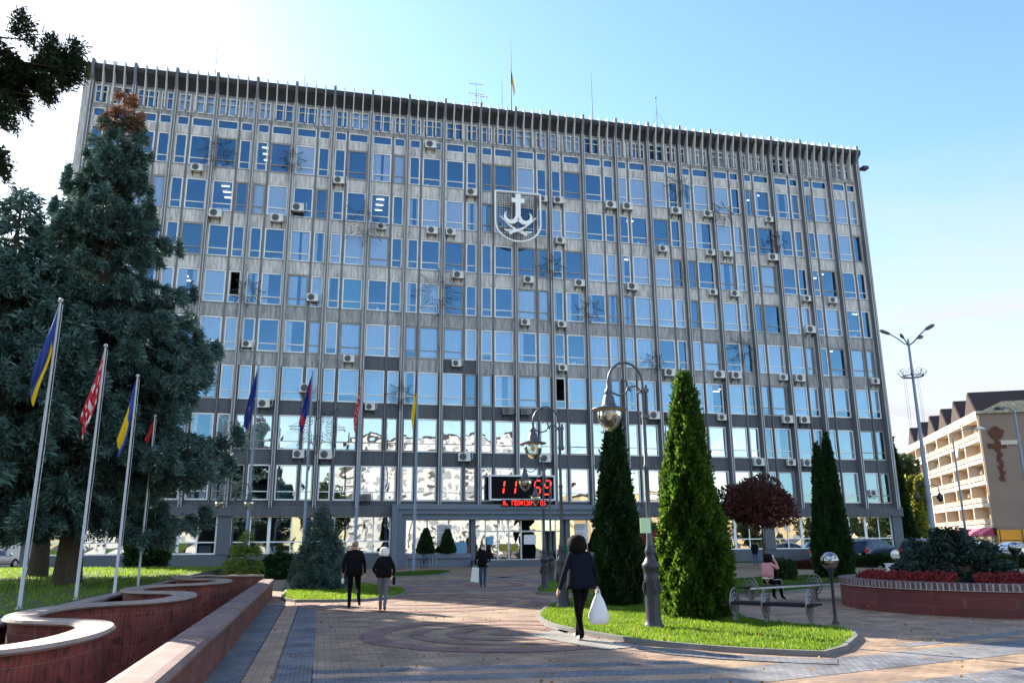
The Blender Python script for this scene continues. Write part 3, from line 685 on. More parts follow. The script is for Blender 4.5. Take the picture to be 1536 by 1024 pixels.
# ------------------------------------------------------------------ air conditioners on the facade
mat('ac_white', (.70, .70, .69), .5, var=.5, vscale=3, dark=(.45, .42, .38)); mat('ac_grille', (.05, .05, .055), .5); mat('ac_dark', (.16, .155, .15), .6)
def make_ac(body='ac_white'):
    t = thing('air_conditioner', (0, 0, 0), '', 'air conditioner', 'air conditioners on the facade')
    mb = MB(); mb.box(-.43, .43, -.34, 0, -.30, .30); mb.build('casing', body, t, bevel=.02)
    mb = MB(); 
    for r in (.08, .15, .22): mb.tube([(-.10+r*math.cos(a), -.352, r*math.sin(a)) for a in np.linspace(0, 2*PI, 18)[:-1]], .008, 4, closed=True, mi=1)
    mb.prism([(-.10+.25*math.cos(a), .25*math.sin(a)) for a in np.linspace(0, 2*PI, 22)[:-1]], 'y', -.346, -.338, 0)
    mb.build('fan_grille', ['ac_grille', 'metal_grey'], t)
    for s in (-1, 1):
        mb = MB(); mb.bar((s*.32, -.36, -.315), (s*.32, .12, -.315), .04); mb.bar((s*.32, .10, -.6), (s*.32, .10, -.31), .04); mb.bar((s*.32, -.3, -.33), (s*.32, .1, -.58), .03); mb.build('bracket', 'ac_grille', t)
    mb = MB(); mb.tube([(.42, -.12, -.1), (.55, -.1, -.15), (.6, .0, -.05), (.6, .02, .5)], .022, 6); mb.build('pipe', 'white_paper', t)
    return t
ac0 = make_ac(); acd = make_ac('ac_dark'); first = {id(ac0): True, id(acd): True}
AC = [(503.4, 268.6), (645.6, 218.4), (706.8, 286), (443, 312), (415.6, 328), (572.6, 336.5), (647.7, 344.6), (675, 346.7), (686.5, 412), (469, 447), (814, 295), (836.4, 296), (918.5, 305), (939.8, 307), (1016.7, 314), (1065.8, 317.3), (839.6, 353.5), (993.4, 372.4), (1069, 377.7), (1091, 380.5), (792, 417), (869.4, 421), (947, 428), (1072.6, 436), (1101, 440), (787.3, 479), (842.4, 484), (1156.5, 325.5), (1160, 383), (1212.5, 450), (1247.7, 449), (1217.7, 495), (296, 251.5), (320, 321), (1090, 625), (1184.5, 628), (1205.6, 629), (1311.6, 570.7), (1176.5, 562), (1198, 563), (1103, 560), (1136.7, 691.5), (1187.4, 690), (1209, 691), (1309, 739), (1083, 558), (684.6, 544.6), (843.7, 551), (1003, 557), (761, 617.5), (787, 615), (986.6, 620), (1007.3, 620), (696, 686.5), (816.7, 689), (365, 516), (523, 537), (459, 582.5), (395.6, 606), (555, 607.5), (447.7, 682), (483.8, 682), (548.6, 746)]
seen = {}; acs = []
for px, py in AC:
    p = V(px, py, -.2); r = 8-(p[2]-S8)/ST; k = int(math.ceil(r-.35)); k = max(0, min(8, k))
    zz = sill(k)-.33 if k >= 1 else p[2]
    if abs(zz-p[2]) > .55: zz = p[2]
    x = p[0]; i = int(x//3); u = x-3*i
    x = 3*i+min(max(u, .62), 2.38)
    acs.append((x, zz, k, i, (px, py)))
for x, zz, k, i, pp in acs:
    dark = pp in ((761, 617.5), (787, 615), (548.6, 746)); src = acd if dark else ac0
    mates = [a for a in acs if a[2] == k and a[3] == i]
    extra = '' if len(mates) == 1 else (', nearer the left pillar' if x == min(a[0] for a in mates) else ', nearer the right pillar')
    n = 11-i if i < 11 else i-10; side = 'left' if i < 11 else 'right'
    row = 'attic windows' if k == 0 else ordinal(k)+' window row'
    lab = f"{'grimy dark' if dark else 'white'} air conditioner under {row}, {number(n)} bay{'s' if n > 1 else ''} {side} of emblem pillar{extra}"
    if first.pop(id(src), None): src.location = (x, -.13, zz); src['label'] = lab
    else: dup(src, (x, -.13, zz), rz=rnd.uniform(-.05, .05), label=lab, scale=rnd.choice((.86, .95, 1., 1.08)))

# ------------------------------------------------------------------ wire stars, emblem, clock
mat('wire', (.03, .03, .035), .6)
STARS = [(325, 228, 1.5), (439, 240, 1.1), (546, 335, 2.0), (657, 438, 2.0), (372, 437, 1.3), (476, 640, 2.0), (601, 592, 1.15), (885, 465, 1.2), (1017, 281, 1.4), (1084, 320, 1.2), (828, 400, 1.2), (1166, 363, 1.1), (982, 543, 1.0), (1112, 524, 1.4)]
for q, (px, py, R) in enumerate(STARS):
    p = V(px, py, -.62); mb = MB(); n = 8
    for y, rr, off in ((0., 1., 0), (-.22, .72, .0), (.0, .55, PI/8)):
        pts = [(R*rr*(1 if j % 2 == 0 else .5)*math.cos(off+PI*j/n+PI/2), y, R*rr*(1 if j % 2 == 0 else .5)*math.sin(off+PI*j/n+PI/2)) for j in range(2*n)]
        mb.tube(pts, .022, 4, closed=True)
    for j in range(0, 2*n, 2):
        a = PI*j/n+PI/2; mb.tube([(R*math.cos(a), 0, R*math.sin(a)), (R*.36*math.cos(a), -.22, R*.36*math.sin(a))], .018, 4)
    mb.bar((0, 0, R*.5), (0, .15, R*.5), .05); mb.bar((0, 0, -R*.5), (0, .15, -R*.5), .05)
    i = int(round(p[0]/3)); r = int(min(8, max(1, math.ceil(8-(p[2]-S8)/ST-.01)))); n_ = abs(11-i); side = 'left' if i < 11 else 'right'
    if n_ == 0: lab = f'black wire star on the emblem pillar at the {ordinal(r)} window row'
    else: lab = f"black wire star at the {ordinal(r)} window row, {number(n_)} pillar{'s' if n_ > 1 else ''} {side} of the emblem"
    tag(mb.build('wire_star', 'wire', loc=p), lab, 'wire star', 'wire stars on the facade')
# emblem: shield outline with anchor cross over two crossed sabres
mat('emblem', (.90, .90, .90), .5, var=.2, vscale=3, dark=(.75, .75, .77))
t = thing('emblem', (33.05, -1.0, 27.6), 'white city emblem with anchor cross over crossed sabres in a shield outline', 'emblem')
def EZ(x, y): return ((x-518)/9.31*.0566, -(y-(x-518)*.07-500)/9.31*.0588)
mb = MB(); w = 1.90; zt = EZ(518, 178)[1]; zm = EZ(518, 600)[1]
arc = [(w*math.cos(a), zm+1.62*math.sin(a)) for a in np.linspace(0, -PI, 26)]
out = [(-w, zt), (w, zt)]+arc
mb.tube([(x, 0, z) for x, z in out[1:]+[out[0]]], .085, 6); mb.tube([(-w, 0, zt), (w, 0, zt)], .09, 6); mb.build('shield_frame', 'emblem', t)
mb = MB()
for k in range(-9, 10): mb.tube([(k*.2, .1, zt), (k*.2, .1, zm-1.62*math.sqrt(max(0, 1-(k*.2/w)**2)))], .022, 3)
for k in range(14): 
    z = zt-.2*k; mb.tube([(-w, .1, z), (w, .1, z)], .018, 3)
mb.build('mesh_screen', 'wire', t)
def plate(mb, pts, y0=-.06, y1=.06): mb.prism(pts, 'y', y0, y1)
mb = MB()
bar = lambda x0, y0, x1, y1: [(EZ(518, y1)[0]+(x0-518)/9.31*.0566, EZ(518, y1)[1]), ((x1-518)/9.31*.0566, EZ(518, y1)[1]), ((x1-518)/9.31*.0566, EZ(518, y0)[1]), ((x0-518)/9.31*.0566, EZ(518, y0)[1])]
plate(mb, bar(484, 200, 553, 540)); 
for x0, x1 in ((430, 484), (553, 608)): plate(mb, bar(x0, 258, x1, 322))
for s in (-1, 1):
    th = np.linspace(0, 1, 18); o, n_ = [], []
    for q in th:
        a = math.radians(5+q*(-230)) if s > 0 else 0
        ang = -PI+q*PI*1.28                          # left start, under, up to the outer tip
        cx, cy, r = .60, -.08, .50; wd = .21*(1-q**2.6*.95)
        o.append((s*(cx+(r+wd)*math.cos(ang)), cy+(r+wd)*math.sin(ang)*.98)); n_.append((s*(cx+(r-wd*.8)*math.cos(ang)), cy+(r-wd*.8)*math.sin(ang)*.98))
    for k in range(17):
        q4 = [o[k], o[k+1], n_[k+1], n_[k]]
        if s < 0: q4 = q4[::-1]
        plate(mb, q4, -.055, .055)
mb.build('anchor_cross', 'emblem', t)
for s in (-1, 1):
    mb = MB(); pts = []
    for q in np.linspace(0, 1, 12): pts.append((s*(-1.52+2.3*q), -.10-1.42*q+ .30*math.sin(PI*q)*-1+.0, .13+s*.01))
    hi = [(p[0], p[1]+.13*(1-.5*(1-q))) for p, q in zip(pts, np.linspace(0, 1, 12))]; lo = [(p[0], p[1]-.13*(.25+.75*q)) for p, q in zip(pts, np.linspace(0, 1, 12))]
    for k in range(11):
        q4 = [lo[k], lo[k+1], hi[k+1], hi[k]]
        plate(mb, q4 if s > 0 else q4[::-1], .07*s-.03, .07*s+.03)
    hx, hz = s*.62, -1.34; mb.tube([(s*.35, .07*s, -1.05), (s*.55, .07*s, -1.62)], .05, 6); mb.tube([(s*.62, .07*s, -1.36), (s*1.0, .07*s, -1.40), (s*1.16, .07*s, -1.30)], [.11, .10, .07], 6)
    mb.tube([(s*.52, .07*s, -1.62), (s*.60, .07*s, -1.70), (s*.72, .07*s, -1.66)], .045, 6)
    mb.build('sabre', 'emblem', t)
# digital clock and running text
mat('clock_black', (.005, .005, .006), .6, spec=.08); mat('led_red', (.5, .01, .01), .5, emit=((1., .03, .015), 1.1))
t = thing('digital_clock', (33.22, -.75, 4.86), 'big black digital clock with red digits in white frame above the entrance', 'clock')
Wc, Hc = 2.42, 1.64
mb = MB(); mb.box(-Wc, Wc, -.22, .20, 0, Hc); mb.build('casing', 'clock_black', t)
mb = MB(); fw = .13
mb.box(-Wc-fw, -Wc-.002, -.27, .2, -fw, Hc+fw); mb.box(Wc+.002, Wc+fw, -.27, .2, -fw, Hc+fw); mb.box(-Wc-.002, Wc+.002, -.27, .2, Hc+.002, Hc+fw); mb.box(-Wc-.002, Wc+.002, -.27, .2, -fw, -.002); mb.build('frame', 'white_paper', t)
SEG = {'1': 'bc', '5': 'afgcd', '9': 'abcdfg'}
def digit(mb, ch, x, z, w, h):
    sl = lambda p: (x+p[0]+.14*p[1], z+p[1])
    P = {'a': ((0, h), (w, h)), 'b': ((w, h), (w, h/2)), 'c': ((w, h/2), (w, 0)), 'd': ((0, 0), (w, 0)), 'e': ((0, 0), (0, h/2)), 'f': ((0, h/2), (0, h)), 'g': ((0, h/2), (w, h/2))}
    for s in SEG[ch]:
        (a, b) = P[s]; a, b = sl(a), sl(b); d = np.array(b)-np.array(a); d /= np.hypot(*d); a = np.array(a)+d*.05; b = np.array(b)-d*.05; nn = np.array([-d[1], d[0]])*.055
        q = [a, a+d*.05+nn, b-d*.05+nn, b, b-d*.05-nn, a+d*.05-nn]; mb.prism([tuple(v) for v in q][::-1], 'y', -.232, -.221)
for ch, x in (('1', -1.98), ('1', -1.08), ('5', .85), ('9', 1.62)):
    mb = MB(); digit(mb, ch, x, .34, .46, 1.02); mb.build('digit', 'led_red', t)
mb = MB()
for z in (.62, 1.02): mb.box(.05+.14*z, .15+.14*z, -.232, -.221, z, z+.1)
mb.build('colon', 'led_red', t)
FONT5 = {'Ю': '10010 10101 10101 11101 10101 10101 10010', '.': '00000 00000 00000 00000 00000 01100 01100', 'Г': '11111 10000 10000 10000 10000 10000 10000', 'Е': '11111 10000 10000 11110 10000 10000 11111',
 'О': '01110 10001 10001 10001 10001 10001 01110', 'Ф': '00100 01110 10101 10101 10101 01110 00100', 'І': '01110 00100 00100 00100 00100 00100 01110', 'З': '01110 10001 00001 00110 00001 10001 01110',
 'И': '10001 10001 10011 10101 11001 10001 10001', 'Ч': '10001 10001 10001 01111 00001 00001 00001', 'Н': '10001 10001 10001 11111 10001 10001 10001', 'Б': '11111 10000 10000 11110 10001 10001 11110', ' ': '00000 '*6+'00000'}
t2 = thing('text_display', (33.3, -1.08, 4.36), 'narrow black ticker with red running letters hung below the digital clock', 'sign')
mb = MB(); mb.box(-1.72, 1.72, -.13, .15, -.04, .42); mb.build('casing', 'clock_black', t2)
s = 'Ю. ГЕОФІЗИЧ. ОБ'; pit = 3.3/(len(s)*6)
for k, ch in enumerate(s):
    if ch == ' ': continue
    mb = MB()
    for rr, row in enumerate(FONT5[ch].split()):
        for cc, b in enumerate(row):
            if b == '1': x = -1.65+(k*6+cc)*pit; z = .36-rr*.05; mb.box(x, x+pit*.9, -.137, -.131, z-.045, z)
    mb.build('letter', 'led_red', t2)
# stone corner plate and roof clutter
mat('antenna', (.10, .10, .11), .6)
def antenna(px, ytop, ybot, Y, label, kind='whip', name='antenna'):
    b = V(px, ybot, Y); tp = V(px, ytop, Y); h = tp[2]-37.1; t = thing(name, (b[0], Y, 37.15), label, 'antenna', 'roof antennas')
    mb = MB(); mb.tube([(0, 0, 0), (0, 0, h*.5), (0, 0, h)], [.05, .035, .014], 6); mb.build('mast', 'antenna', t)
    if kind == 'yagi':
        for zz in (.95, .72, .5):
            mb = MB(); mb.bar((-.7, 0, h*zz), (.7, .0, h*zz), .03)
            for k in range(6): mb.bar((-.7+.28*k, -.3+.03*k, h*zz), (-.7+.28*k, .3-.03*k, h*zz), .02); mb.bar((-.7+.28*k, 0, h*zz-.3), (-.7+.28*k, 0, h*zz+.3), .02)
            mb.build('crossbar', 'antenna', t)
    if kind == 'guy':
        mb = MB(); mb.tube([(0, 0, h*.7), (2.2, 0, 0)], .012, 4); mb.tube([(0, 0, h*.7), (-.6, 1.5, 0)], .012, 4); mb.build('guy_wire', 'antenna', t)
        mb = MB(); mb.ball((0, 0, h), .09, 8, 6); mb.build('tip', 'antenna', t)
antenna(322, 58, 118, 2, 'tall thin whip antenna at the left part of the roof')
antenna(456, 102, 130, 3, 'short faint whip antenna between the leftmost mast and the roof flag')
antenna(714, 124, 158, 2, 'television antenna with crossbars left of the roof flag', 'yagi')
antenna(722, 142, 158, 5, 'lower antenna mast with crossbars beside the television antenna', 'yagi')
antenna(753, 118, 162, 2, 'thin dark mast just left of the roof flag')
antenna(889, 108, 178, 2, 'tall thin whip antenna right of the roof flag')
antenna(986, 148, 190, 2, 'guyed antenna mast with ball tip near the right part of roof', 'guy')
antenna(166, 92, 104, 2, 'small aerial with crossbars at the left roof corner', 'yagi')
mb = MB(); mb.box(-.35, .35, -.3, .3, 0, .5); mb.box(-.42, .42, -.37, .37, .5, .62); tag(mb.build('roof_vent', 'cornice', loc=(V(787, 160, 1.5)[0], 1.5, 37.15)), 'small capped roof vent right of the roof flag', 'vent')
mb = MB(); mb.box(-.05, .5, -.3, .3, 0, .28); mb.bar((0, 0, .1), (-.3, 0, .1), .1); tag(mb.build('floodlight', 'wire', loc=(66.75, -.2, 35.6)), 'dark floodlight bracket at the right top corner of facade', 'floodlight')
# ------------------------------------------------------------------ vegetation
mat('bark', (.10, .075, .055), .95, var=.7, vscale=6, stretch=(3, 3, .5), bump=.5, bscale=14)
mat('bark_red', (.09, .055, .05), .95, var=.6, vscale=6, bump=.4)
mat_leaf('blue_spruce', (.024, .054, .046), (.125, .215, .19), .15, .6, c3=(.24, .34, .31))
mat_leaf('dead_needles', (.12, .055, .025), (.26, .14, .07), .2, .7)
mat_leaf('dark_spruce', (.008, .018, .008), (.03, .055, .022), .15, .6)
mat_leaf('young_spruce', (.06, .12, .015), (.26, .36, .05), .45, .6)
mat_leaf('thuja', (.016, .050, .008), (.085, .17, .014), .5, .55, c3=(.20, .25, .04))
mat_leaf('thuja_dark', (.010, .030, .009), (.03, .075, .016), .25, .6)
mat_leaf('juniper', (.012, .026, .020), (.05, .085, .072), .12, .6)
mat_leaf('plum_red', (.045, .016, .014), (.15, .052, .036), .25, .5, c3=(.20, .08, .05))
mat_leaf('flower_red', (.12, .015, .016), (.30, .04, .036), .3, .6)
mat_leaf('hedge', (.014, .03, .01), (.05, .085, .02), .25, .6)
mat_leaf('birch', (.09, .12, .015), (.30, .32, .05), .45, .55)
mat_leaf('red_bush', (.16, .03, .015), (.38, .10, .04), .35, .55)
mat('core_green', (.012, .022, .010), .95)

def trunk_mb(H, r0, n=10, lean=(0, 0), wig=.0):
    mb = MB(); k = 9
    mb.tube([(lean[0]*t+wig*math.sin(5*t), lean[1]*t+wig*math.cos(4*t), H*t) for t in np.linspace(0, 1, k)], [r0*(1.35 if t == 0 else 1)*(1-.93*t)+.008 for t in np.linspace(0, 1, k)], n); return mb

def spruce(name, loc, H, R, z0, label, cat='tree', group=None, nbr=130, nleaf=90000, leaf='blue_spruce', size=.22, trunk_r=.35, dead=0., power=.85, droop=.35, extra=(), seed=1, low=1.0, wob=.22, wid=.02):
    r = np.random.default_rng(seed)
    t = thing(name, loc, label, cat, group)
    zs = np.sort(r.uniform(0, 1, nbr)**1.15); az = np.cumsum(np.full(nbr, 2.399))+r.normal(size=nbr)*.35
    Lb = R*((1-zs)**power)*r.uniform(1-wob, 1+wob, nbr)+.05*R
    Lb *= np.clip(low+(1-low)*zs/.25, 0, 1)
    zb = z0+(H-z0)*zs
    brs = [(az[i], Lb[i], zb[i], droop*r.uniform(.6, 1.3), .34*r.uniform(.8, 1.25)) for i in range(nbr)]
    brs += list(extra)
    w = np.array([b[1]**1.55+.05 for b in brs]); bi = r.choice(len(brs), nleaf, p=w/w.sum())
    B = np.array(brs); A, Lk, Z, DR, WD = [B[bi, j] for j in range(5)]
    s = r.uniform(0, 1, nleaf)**.62*.9+.1
    # lateral twigs: quantised so the needles hang in clumps
    nt = np.maximum(4, (Lk/.42).astype(int)); sq = np.floor(s*nt)/nt+r.normal(size=nleaf)*.018
    side = r.choice([-1., 1.], nleaf); tw = r.uniform(0, 1, nleaf)
    width = WD*Lk*(1.05-s)*1.05+.12
    key = (bi*131+np.floor(s*nt).astype(int)*7+(side > 0)).astype(np.int64)
    hsh = ((key*2654435761) % 1000)/1000.; hsh2 = ((key*40503+77) % 977)/977.
    keep = hsh > .14
    wl = width*(.55+.6*hsh2)
    out = sq*Lk+tw*wl*.45; lat = side*tw*wl
    tip = np.clip((s-.75)/.25, 0, 1)
    dz = -DR*Lk*(sq**1.4)*.55+.16*Lk*tip**2-.5*tw**1.5*wl*(.5+.5*hsh)+r.normal(size=nleaf)*size*.22-size*.8*np.abs(r.normal(size=nleaf))*.6
    ca, sa = np.cos(A), np.sin(A)
    P = np.stack([ca*out-sa*lat, sa*out+ca*lat, Z+dz], 1)+r.normal(size=(nleaf, 3))*size*.16
    D = np.stack([ca*.7-sa*side*.8*tw, sa*.7+ca*side*.8*tw, -.35+.5*tip-.2*tw], 1)+r.normal(size=(nleaf, 3))*.55
    P, D, tp, h2, Zk = P[keep], D[keep], (tw*.5+s*.5)[keep], hsh2[keep], P[keep][:, 2]
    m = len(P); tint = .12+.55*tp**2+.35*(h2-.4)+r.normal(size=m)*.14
    mi = None; mats = [leaf]
    if dead:
        mats = [leaf, 'dead_needles']; top = (P[:, 2]-(H-dead))/dead
        mi = ((top+r.normal(size=m)*.18+.55*(h2-.5)) > .15).astype(int)
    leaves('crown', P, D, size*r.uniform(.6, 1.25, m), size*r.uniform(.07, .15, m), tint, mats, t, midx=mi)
    mb = trunk_mb(H*.97, trunk_r)
    for b in brs[::1]:
        a, l, z, dr, _ = b[:5]; pts = [(math.cos(a)*l*q, math.sin(a)*l*q, z-dr*l*(q**1.4)*.55) for q in (0, .35, .7, .92)]
        mb.tube(pts, [.028*l**.6+.01, .02*l**.6+.006, .012*l**.6+.004, .005], 4)
    mb.build('trunk', 'bark', t)
    return t

def column_tree(name, loc, H, R, label, nleaf=60000, leaf='thuja', size=.10, cat='tree', group=None, seed=1, tops=((0, 0, 1.),), belly=.16, lump=.12, tipw=.05, fray=.05):
    r = np.random.default_rng(seed); t = thing(name, loc, label, cat, group)
    Ps, Ds, Ts = [], [], []; core = MB()
    tot = sum(q[2]**2 for q in tops)
    for (ox, oy, f) in tops:
        n = int(nleaf*f*f/tot); h = H*f; RR = R*(1. if len(tops) == 1 else .80)
        u = 1-np.sqrt(r.uniform(0, 1, n)); u = np.clip(u*1.0, 0, 1); th = r.uniform(0, 2*PI, n)
        prof = lambda u: np.where(u < belly, .80+.20*np.sin(u/belly*PI/2), (np.clip(1-(u-belly)/(1-belly), 0, 1))**.80)*RR+tipw*(1-u)
        ph = r.uniform(0, 6, 6)
        bump = lambda th, u: 1+lump*(np.sin(3*th+9*u+ph[0])*.5+np.sin(5*th-14*u+ph[1])*.45+np.sin(8*th+31*u+ph[2])*.35+np.sin(13*th-47*u+ph[3])*.3)
        k = bump(th, u); d = 1-np.abs(r.normal(size=n))*.10
        rad = prof(u)*k*d+np.abs(r.normal(size=n))*fray*.6
        z = .04+u*h+r.normal(size=n)*.02
        P = np.stack([ox*(1-.0*u)+rad*np.cos(th), oy+rad*np.sin(th), z], 1)
        D = np.stack([np.cos(th)*.55, np.sin(th)*.55, np.full(n, .85)], 1)+r.normal(size=(n, 3))*.42
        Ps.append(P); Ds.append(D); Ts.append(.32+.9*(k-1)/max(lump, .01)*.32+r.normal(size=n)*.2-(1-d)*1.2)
        us = np.linspace(0, .985, 26)
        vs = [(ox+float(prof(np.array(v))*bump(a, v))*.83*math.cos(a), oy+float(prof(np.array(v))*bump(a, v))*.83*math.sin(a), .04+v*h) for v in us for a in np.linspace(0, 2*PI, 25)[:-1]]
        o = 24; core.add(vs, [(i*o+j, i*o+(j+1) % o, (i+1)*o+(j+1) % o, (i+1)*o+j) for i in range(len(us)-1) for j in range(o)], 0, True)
    P = np.concatenate(Ps); m = len(P)
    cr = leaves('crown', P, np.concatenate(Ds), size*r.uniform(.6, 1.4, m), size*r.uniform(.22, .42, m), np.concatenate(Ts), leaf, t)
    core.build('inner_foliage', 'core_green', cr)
    mb = trunk_mb(H*.6, .05+R*.07); mb.build('trunk', 'bark', t)
    return t

def bush(name, loc, R, label, leaf='hedge', n=9000, size=.1, cat='bush', group=None, seed=1, flat=.0, trunk=None, up=.3, lumps=7, core=.72, stalk=True, rz=0.):
    """rounded crown of several leafy lobes; R = (rx, ry, rz); centre height R[2]+trunk"""
    r = np.random.default_rng(seed); t = thing(name, loc, label, cat, group, rz=rz); zc = (trunk or 0)+R[2]*(.9 if trunk else .62)
    c = r.normal(size=(lumps, 3)); c /= np.linalg.norm(c, axis=1, keepdims=True); c *= r.uniform(.25, .62, (lumps, 1)); rr = r.uniform(.42, .62, lumps)
    c = np.concatenate([c, [[0, 0, 0]]]); rr = np.append(rr, .72)
    k = r.choice(len(rr), n, p=rr**2/(rr**2).sum()); v = r.normal(size=(n, 3)); v /= np.linalg.norm(v, axis=1, keepdims=True)
    q = c[k]+v*rr[k, None]*(1-np.abs(r.normal(size=n))*.16)[:, None]
    P = q*np.array(R)+np.array([0, 0, zc]); 
    if not trunk: P[:, 2] = np.maximum(P[:, 2], .02+np.abs(r.normal(size=n))*.04)
    D = v*.7+r.normal(size=(n, 3))*.5+np.array([0, 0, up])
    tint = .35+.3*v[:, 2]*0+.25*np.sin(k*2.3)+r.normal(size=n)*.22
    cr = leaves('crown', P, D, size*r.uniform(.6, 1.4, n), size*r.uniform(.2, .4, n), tint, leaf, t)
    if core:
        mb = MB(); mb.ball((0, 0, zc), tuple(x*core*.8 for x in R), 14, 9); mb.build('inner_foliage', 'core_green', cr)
    if trunk: trunk_mb(trunk+R[2]*.9, .09).build('trunk', 'bark_red', t)
    elif stalk: trunk_mb(R[2]*.7, .04).build('trunk', 'bark', t)
    return t

def HP(px, d, z=0.):
    a = ray(px, 815); a = a/np.hypot(a[0], a[1]); p = CAM+a*d; return (p[0], p[1], z)
# the blue spruce group on the left lawn
spruce('spruce_tree', (*HP(107, 27.5)[:2], .5), 16.0, 4.95, 2.0, 'huge blue spruce with brown dead top standing on the left lawn', nbr=200, nleaf=520000, size=.185, trunk_r=.31, dead=1.5, power=.9, droop=.55, seed=5, low=.62, wob=.34)
spruce('spruce_tree', (*HP(62, 35)[:2], .5), 16.0, 4.8, 3.0, 'tall blue spruce behind the brown topped spruce, its green tip left of it', nbr=150, nleaf=240000, size=.22, trunk_r=.28, power=.72, droop=.5, seed=9, low=.7, wob=.3)
spruce('spruce_tree', (*HP(-45, 26.5)[:2], .5), 11.5, 3.6, 3.4, 'smaller blue spruce nearest the left edge of the lawn', nbr=120, nleaf=120000, size=.25, trunk_r=.28, power=.75, droop=.5, seed=14, low=.8, wob=.3)
# dark spruce close to the camera whose boughs reach into the picture at the top left
ex = [(math.radians(q), l, z, .16, .24) for q, l, z in ((-16, 3.0, 9.0), (-9, 3.3, 8.8), (-4, 3.5, 8.9), (2, 3.45, 8.75), (7, 3.2, 8.95), (12, 2.9, 9.0), (0, 3.0, 8.5), (-2, 3.3, 8.8), (4, 2.8, 8.3), (-6, 2.7, 7.9), (3, 2.6, 7.2), (-3, 2.1, 8.0), (8, 2.1, 7.4), (-12, 2.2, 7.7), (0, 2.0, 6.9))]
spruce('spruce_tree', (11.4, -48.2, 0), 10.6, 2.1, 5.2, 'dark spruce whose black bough hangs into the view at the top left', nbr=120, nleaf=240000, leaf='dark_spruce', size=.10, trunk_r=.22, power=.55, droop=.5, extra=ex, seed=21, wob=.3)
# low things under the spruces
column_tree('thuja', (9.6, -13.2, 0), 3.6, .95, 'dark pointed thuja bush hanging low beside the spruce trunk', 9000, 'thuja_dark', .17, seed=3, lump=.2, belly=.45)
spruce('spruce_tree', (*G(365, 872)[:2], 0), 2.35, 1.25, .1, 'small bright yellow green spruce at the end of the fountain wall', nbr=70, nleaf=11000, leaf='young_spruce', size=.13, trunk_r=.04, power=.8, droop=.15, seed=31, wob=.2)
spruce('spruce_tree', (18.6, -28.9, 0), 3.15, 1.42, .05, 'young dense blue spruce on the lawn behind the walking couple', nbr=150, nleaf=42000, leaf='blue_spruce', size=.12, trunk_r=.05, power=.78, droop=.2, seed=33, wob=.16)
bush('bush', (*G(425, 868)[:2], 0), (1.3, 1.0, .75), 'low dark green bush between the two small spruces', 'thuja_dark', n=7000, size=.14, seed=4)
bush('bush', (*G(402, 864)[:2], 0), (.9, .8, .6), 'low dark green bush right behind the small yellow green spruce', 'thuja_dark', n=5000, size=.13, seed=6)
# thujas
column_tree('thuja', (*G(1046, 931)[:2], 0), 5.32, .54, 'tall sunlit columnar thuja right of the near street lamp', 110000, 'thuja', .095, seed=41, lump=.27, belly=.2, fray=.11)
column_tree('thuja', (*G(930, 911)[:2], 0), 5.05, .44, 'tall dark green columnar thuja left of the near street lamp', 70000, 'thuja_dark', .10, seed=43, lump=.25, belly=.2, fray=.1)
column_tree('thuja', (*G(1260, 868)[:2], 0), 6.45, .57, 'twin topped dark columnar thuja beside the parked cars', 60000, 'thuja_dark', .14, seed=44, tops=((.0, .0, 1.), (-.45, .1, .93), (.28, .3, .72)), belly=.22, lump=.18)
for x, y, h, lab in ((26.1, -.85, 1.75, 'small cone shaped thuja on the window ledge, left of its twin'), (27.65, -.85, 1.75, 'small cone shaped thuja on the window ledge just left of the notice'), (39.3, -.85, 1.65, 'small cone shaped thuja on the ledge right of the entrance')):
    column_tree('thuja', (x, -.36, .94), h, .52, lab, 5000, 'thuja_dark', .12, seed=int(x*7), lump=.1, belly=.1)
    mb = MB(); mb.lathe([(.2, 0), (.24, .1), (.22, .12)], 12); tag(mb.build('flower_pot', 'black', loc=(x, -.36, .93)), lab.replace('small cone shaped thuja on', 'round black pot holding the little thuja on'), 'pot', 'pots of the entrance thujas')
